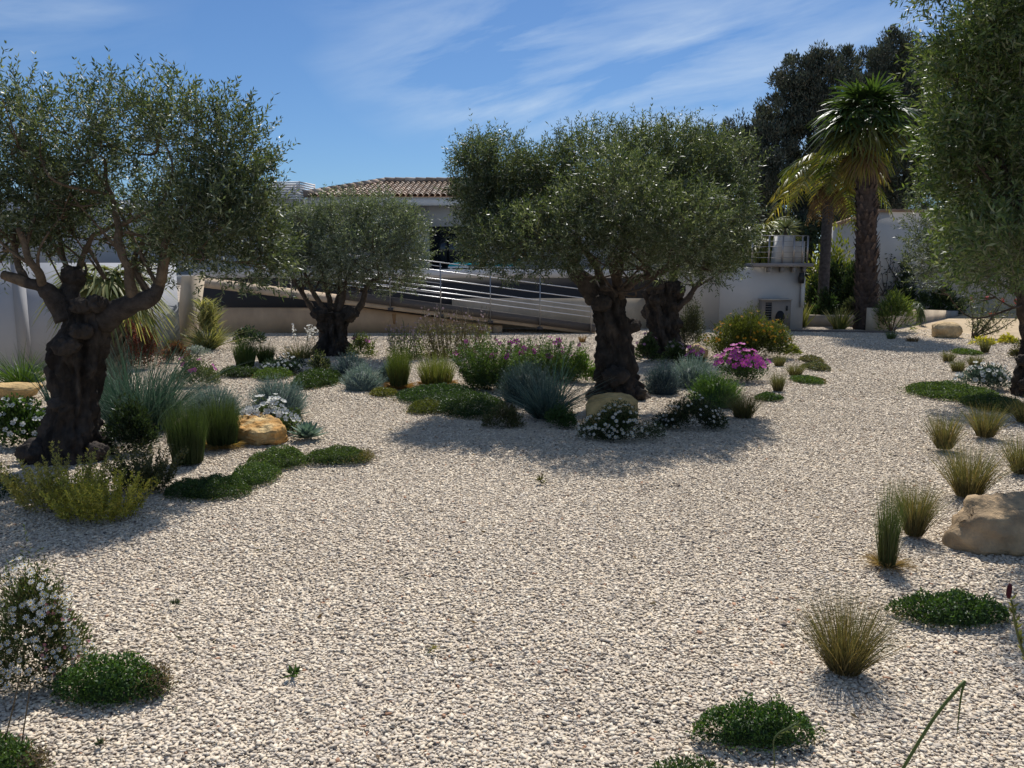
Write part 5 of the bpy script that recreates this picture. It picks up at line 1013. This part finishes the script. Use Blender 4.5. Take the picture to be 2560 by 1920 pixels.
    tuft((1924, 1970, 924, 978), 'narrow upright tawny grass clump at the path edge', base=.24, n=320, w_=1.1, bend=.18)
    mat_plant((1984, 2054, 937, 962), 'oval bright green mat on the gravel right of tawny clump', cols=(DG[1], G2), hh=.06, group=gm, extra=(.1, ((.2, .16, .1),)))
    GY = ((.14, .14, .09), (.11, .12, .07), (.17, .15, .1))
    mat_plant((2004, 2052, 888, 908), 'greyish mat furthest along the gravel path', cols=GY, hh=.08, group=gm)
    mat_plant((2012, 2070, 905, 928), 'greyish green mat behind the wide tawny clump', cols=GY+((.07, .1, .04),), hh=.08, group=gm)
    tuft((1444, 1468, 834, 856), 'tiny brown grass tuft on far gravel left of centre trunk', c0=((.2, .12, .07),), c1=((.22, .15, .08),), base=.3, n=120, w_=1.2)
    weed(735, 1690, 34, 'largest weed seedling alone on the open gravel'); weed(250, 1868, 22, 'dark weed seedling on gravel near the lower left mat', ((.04, .06, .03),))
    weed(437, 1515, 20, 'small weed above the rounded mat at left', ((.05, .07, .04),)); weed(1350, 1205, 22, 'pair of brownish weed leaves below the centre olive shadow', ((.1, .1, .05),)); weed(1082, 1628, 24, 'pale yellowish weed on the middle of the gravel', ((.3, .28, .12), (.2, .2, .08)), 12)
def right_bed():
    gm = 'creeping green mats'
    FL = ((.22, .24, .07), (.16, .18, .05), (.30, .29, .12)); FL2 = ((.34, .32, .13), (.20, .21, .06), (.40, .38, .2))
    for b, l in (((1968, 2044, 742, 818), 'upright yellow striped flax right of the heat pump'), ((2056, 2146, 760, 824), 'spreading yellow striped flax at the foot of tall palm')):
        tuft(b, l, 'flax plant', FL, FL2, .14, 90, 'yellow striped flax plants', 'striped_flax', 5.0, 1.1, .25, .2, 4)
    bush((2180, 2292, 726, 832), 'bamboo like shrub with light green leaves before planter wall', 'shrub', ((.12, .17, .04), (.17, .22, .06), (.07, .11, .03)), leaf=.16, lw=.14, core=False, up=.5, name='bamboo_shrub', stems=True, openb=.35, dens=1.3)
    a = Acc(); n = 500; x = rng.random(n); B = np.stack([at(2282, 780, 21.6).x + x*(at(2352, 780, 21.6).x-at(2282, 780, 21.6).x), 21.3 + x*1.9 - .1, at(2300, 768, 22).z + rng.random(n)*.12], 1)
    drop = rng.random(n)*(.55+.45*np.sin(x*14)); D = np.stack([rng.normal(0, .25, n), rng.normal(-.35, .2, n), .3-drop*1.6], 1); c = pick(((.07, .1, .05), (.05, .075, .035), (.09, .12, .06)), n)
    blades(a, B, D, .32*(.3+drop), .03, np.array([[0, -.05, -.6]])*np.ones((n, 1)), c, c, 3); o = a.build('trailing_rosemary', M_LEAF); tag(o, 'trailing green rosemary hanging over the planter wall', 'trailing plant')
    tuft((2212, 2246, 822, 848), 'small green tuft on gravel below the bamboo shrub', base=.25, n=150, w_=1.1, c1=((.1, .15, .05),), c0=((.1, .13, .05),)); tuft((2262, 2302, 838, 855), 'small brown dry tuft on gravel left of the round boulder', base=.3, n=150, w_=1.2, c0=((.2, .13, .07),), c1=((.24, .17, .09),), bend=.5)
    rock((2328, 2404, 804, 846), 'round sandy boulder at the far right end of gravel', (.52, .38, .21), 'rock', 41, .85, 'boulder', .1, cuts=3)
    # bottlebrush
    c = G(2430, 846); root = empty('bottlebrush_shrub', c, 'sparse leaning bottlebrush shrub with red flower heads', 'shrub'); a = Acc(); lf = Acc(); heads = []
    for (x, y) in ((2425, 752), (2462, 742), (2500, 752), (2540, 760), (2480, 790), (2550, 790), (2445, 790), (2520, 730)):
        e = np.array(at(x, y, c.y + random.uniform(-.2, .3))); p = smooth_path([np.array(c), np.array(c)*.5 + e*.5 + np.array([.05, 0, -.06]), e], 7); a.tube(p, np.linspace(.02, .006, len(p)), 5, (.12, .09, .07)); heads.append(e)
        m = 170; q = p[rng.integers(len(p)//3, len(p), m)] + rng.normal(0, .06, (m, 3)); leaves(lf, q, rsph(m)+np.array([.2, 0, .4]), .09, .016, pick(((.10, .12, .06), (.13, .14, .07), (.07, .09, .045)), m))
    a.build('stems', M_LIMB, root); lf.build('foliage', M_LEAF, root); put_flowers(root, heads[:6], unit(rsph(6)+np.array([0, -.6, .4])), .085, 'red')
    YE = ((.55, .48, .04), (.45, .42, .05), (.3, .32, .05))
    bush((2430, 2488, 838, 864), 'vivid yellow leaved cushion behind a dark tuft', 'cushion plant', YE, leaf=.05, lw=.45, name='yellow_cushion'); bush((2496, 2545, 834, 860), 'vivid yellow leaved cushion near the right edge', 'cushion plant', YE, leaf=.05, lw=.45, name='yellow_cushion')
    tuft((2450, 2480, 842, 882), 'dark upright tuft splitting the yellow cushion', base=.28, n=220, w_=1.2, bend=.15, c0=((.12, .11, .05),), c1=((.13, .14, .06),))
    bush((2512, 2600, 846, 894), 'olive brown bush at the right edge behind white bindweed', 'shrub', ((.08, .09, .045), (.12, .09, .05), (.055, .065, .03)), leaf=.045, lw=.3, name='brown_bush')
    tuft((2350, 2395, 872, 904), 'farther left tuft of the trio above the white bindweed', base=.25, n=260, w_=1.1, bend=.3); tuft((2374, 2420, 892, 930), 'front tawny tuft of the trio above the white bindweed', base=.25, n=300, w_=1.1, bend=.22); tuft((2414, 2462, 882, 914), 'right tuft of the trio half behind white bindweed', base=.25, n=260, w_=1.1, bend=.35)
    mat_plant((2388, 2442, 871, 888), 'thin green mat beside the trio of tufts', cols=(G1, G2), hh=.07, group=gm)
    bush((2382, 2540, 906, 976), 'silver bindweed bush with large white flowers at right', 'flowering shrub', ((.12, .17, .13), (.16, .21, .165), (.08, .12, .09)), leaf=.045, lw=.35, flowers=('white', 34, 6.2, .3), name='white_bindweed', mat=M_BLUE)
    mat_plant((2276, 2470, 950, 1003), 'wide green mat reaching onto the gravel below white bindweed', cols=(G1, G2, (.04, .075, .025)), hh=.12, group=gm); mat_plant((2420, 2545, 980, 1034), 'shaded dark mat in front of white bindweed', cols=(G3, (.035, .065, .022)), hh=.12, group=gm)
    T = lambda b, l, **k: tuft(b, l, **{**dict(base=.17, n=470, w_=1.4, bend=.24, strays=.28, mixc=((.33, .25, .11), (.26, .20, .09))), **k})
    T((2318, 2418, 1014, 1124), 'tawny grass clump at the edge of the far right tree shadow'); T((2415, 2525, 996, 1094), 'tawny grass clump behind and right of shadow edge clump'); T((2350, 2516, 1088, 1246), 'broad tawny grass clump directly behind the right boulder', n=800)
    T((2240, 2352, 1184, 1342), 'tawny grass clump just behind the slim green grass', n=800); T((2505, 2620, 1068, 1186), 'tawny grass clump cut by the right edge above boulder'); T((2520, 2620, 980, 1058), 'brownish grass clump by the dark olive trunk at right edge')
    tuft((2198, 2268, 1178, 1420), 'slim upright green feather grass with straw foot', c0=((.16, .14, .06), (.10, .12, .04)), c1=((.075, .12, .04), (.06, .10, .035)), base=.26, n=520, w_=1.4, bend=.08, strays=.1, name='feather_grass', group='green feather grasses', spread=.5, skirt=((.3, .21, .1),))
    rock_hull([(2384,1374,.02),(2382,1322,.03),(2398,1288,.05),(2430,1242,.14),(2468,1231,.2),(2505,1238,.2),(2560,1226,.26),(2640,1240,.2),(2672,1300,.05),(2672,1385,0),(2450,1384,-.10),(2560,1388,-.12),(2445,1300,-.06),(2560,1290,-.06),(2410,1300,.45),(2600,1262,.6)], G(2450, 1384).y+.1, 'large tan boulder in tree shade at the right edge', (.48, .34, .20), 51, tint=(.40, .29, .18), amp=2.0)
    T((2000, 2250, 1446, 1690), 'large spiky grass clump nearest the camera at right', n=1000, base=.15, w_=1.3, strays=.38, spread=1.05, c1=((.10, .115, .045), (.075, .09, .038), (.16, .14, .06)), c0=((.07, .065, .03), (.13, .10, .05)))
    mat_plant((2240, 2520, 1470, 1570), 'spreading green mat half in tree shade at right', cols=((.05, .10, .028), (.065, .125, .032), (.035, .07, .022)), hh=.10, leaf=.017, dens=1.3, group=gm)
    mat_plant((1750, 2036, 1738, 1880), 'round green mat alone near the bottom edge', cols=((.055, .115, .028), (.075, .145, .035), (.04, .085, .022)), hh=.12, leaf=.014, dens=1.5, group=gm)
    mat_plant((1622, 1820, 1884, 1985), 'sparse greenery cut by the bottom edge', cols=((.05, .09, .03), (.07, .11, .04)), hh=.07, leaf=.015, dens=.5, group=gm)
    # near stems
    a = Acc(); Y = 2.15
    pts = [at(2235, 1960, Y), at(2300, 1850, Y), at(2350, 1775, Y), at(2412, 1702, Y)]; a.tube(smooth_path([p[:] for p in pts], 5), .0045, 6, (.13, .17, .05)); a.tube(smooth_path([at(2412, 1702, Y)[:], at(2402, 1745, Y)[:], at(2393, 1830, Y)[:]], 5), np.linspace(.0042, .0012, 10), 6, (.12, .16, .05))
    pz = at(2235, 1960, Y); a.tube([pz[:], (pz.x-.12, Y, 0)], .004, 5, (.13, .16, .05)); o = a.build('bent_grass_blade', M_LEAF); tag(o, 'single bent grass blade leaning over the lower right gravel', 'grass blade')
    a = Acc(); pts = [at(1935, 1990, Y), at(1936, 1900, Y), at(1938, 1842, Y), at(1990, 1810, Y)]; a.tube(smooth_path([p[:] for p in pts], 5), .0022, 5, (.12, .15, .06)); a.tube([pts[0][:], (pts[0].x, Y, 0)], .0022, 5, (.12, .15, .06))
    n = 40; t = rng.random(n); B = np.array(pts[2])[None]*(1-t)[:, None] + np.array(pts[3])[None]*t[:, None]; leaves(a, B, rsph(n)*.5 + np.array([.8, 0, .3]), .02, .005, pick(((.13, .17, .07),), n)); o = a.build('grass_ear', M_LEAF); tag(o, 'thin grass ear nodding before the round bottom mat', 'grass blade')
    Y = 2.6; root = empty('lavender_stem', (at(2600, 1800, Y).x, Y, 0), 'tall green stem with dark red bud at the right edge', 'flower stem'); pts = [at(2640, 1900, Y), at(2575, 1680, Y), at(2545, 1590, Y), at(2528, 1500, Y)]; a = Acc(); P = smooth_path([p[:] for p in pts], 6); a.tube(P, np.linspace(.006, .003, len(P)), 6, (.13, .15, .05)); a.tube([pts[0][:], (pts[0].x+.05, Y, 0)], .006, 6, (.13, .15, .05))
    n = 90; q = P[rng.integers(0, len(P), n)]; leaves(a, q, rsph(n)*.6 + np.array([0, 0, .9]), .03, .008, pick(((.2, .2, .06), (.14, .16, .05)), n)); a.build('stem', M_LEAF, root); a = Acc(); blob(a, at(2523, 1478, Y)[:], (.008, .008, .026), 3, (.09, .02, .03)); a.build('bud', M_PETAL, root)
def back_right():
    # the following stand on the planter behind the palms
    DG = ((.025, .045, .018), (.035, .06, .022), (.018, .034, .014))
    def at_depth(box, Y, *a_, **k):   # same bush moved to a chosen depth: its foot is the ground at that depth
        x0, x1, yt, _ = box; d = ray((x0+x1)/2, 960); yb = 960 - F*math.tan(PITCH - math.atan(H/Y)); return bush((x0, x1, yt, yb), *a_, **k)
    at_depth((2015, 2175, 555, 0), 24.8, 'yellow green climber lit from behind between the two palm trunks', 'climber', ((.19, .22, .04), (.12, .16, .03), (.24, .25, .05)), leaf=.15, lw=.4, name='climber', depth=.35, core=False, dens=.8, lobes=22)
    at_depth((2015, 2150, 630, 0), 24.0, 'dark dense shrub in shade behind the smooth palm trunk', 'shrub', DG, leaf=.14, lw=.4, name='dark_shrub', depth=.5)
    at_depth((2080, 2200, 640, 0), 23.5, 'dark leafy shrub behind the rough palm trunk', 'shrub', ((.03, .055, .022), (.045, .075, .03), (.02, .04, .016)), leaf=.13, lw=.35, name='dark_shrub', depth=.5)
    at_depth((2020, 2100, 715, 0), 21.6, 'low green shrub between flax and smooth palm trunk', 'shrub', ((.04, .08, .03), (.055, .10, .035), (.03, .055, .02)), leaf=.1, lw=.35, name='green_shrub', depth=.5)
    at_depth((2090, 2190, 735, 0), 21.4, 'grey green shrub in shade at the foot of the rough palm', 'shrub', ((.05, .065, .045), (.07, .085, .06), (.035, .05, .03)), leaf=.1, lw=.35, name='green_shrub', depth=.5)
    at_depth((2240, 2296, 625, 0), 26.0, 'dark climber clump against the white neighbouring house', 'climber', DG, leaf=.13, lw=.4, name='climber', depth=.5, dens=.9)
    at_depth((2290, 2420, 705, 0), 25.6, 'green plants lining the planter under the right olive', 'shrub', ((.05, .085, .03), (.065, .10, .035), (.035, .06, .022)), leaf=.11, lw=.35, name='green_shrub', depth=.5)
    # bare climbing stems on the wall
    a = Acc()
    for i in range(16):
        x, y = random.uniform(2195, 2290), 740; p = [at(x, y, 26.9)[:]]
        for k in range(6): x += random.uniform(-14, 18); y -= random.uniform(8, 26); p.append(at(x, y, 26.93)[:])
        a.tube(p, np.linspace(.018, .006, len(p)), 5, (.09, .08, .08)); m = 14; q = np.array(p)[rng.integers(1, 7, m)] + rng.normal(0, .06, (m, 3))*np.array([1, .2, 1]); leaves(a, q, rsph(m), .09, .04, pick(DG, m))
    o = a.build('bare_vine', M_LEAF); tag(o, 'thin bare vine stems climbing the white neighbouring wall', 'vine')
    # hedge behind the right-hand property
    a = Acc(); n = 9000; x0, x1 = at(1700, 600, 33).x, at(2900, 600, 33).x; P = np.stack([rng.uniform(x0, x1, n), 33 + rng.normal(0, .7, n), rng.random(n)**.7*3.0], 1); P[:, 2] *= .75+.5*vnoise(P*np.array([1, 0, 0]), .7, 4)
    leaves(a, P, rsph(n)+np.array([0, 0, .5]), .3, .13, pick(((.03, .05, .022), (.045, .07, .03), (.02, .036, .016)), n)); o = a.build('hedge', M_LEAF); tag(o, 'dark hedge below the pines behind the palms', 'hedge')
left_bed(); centre_bed(); right_bed(); back_right()
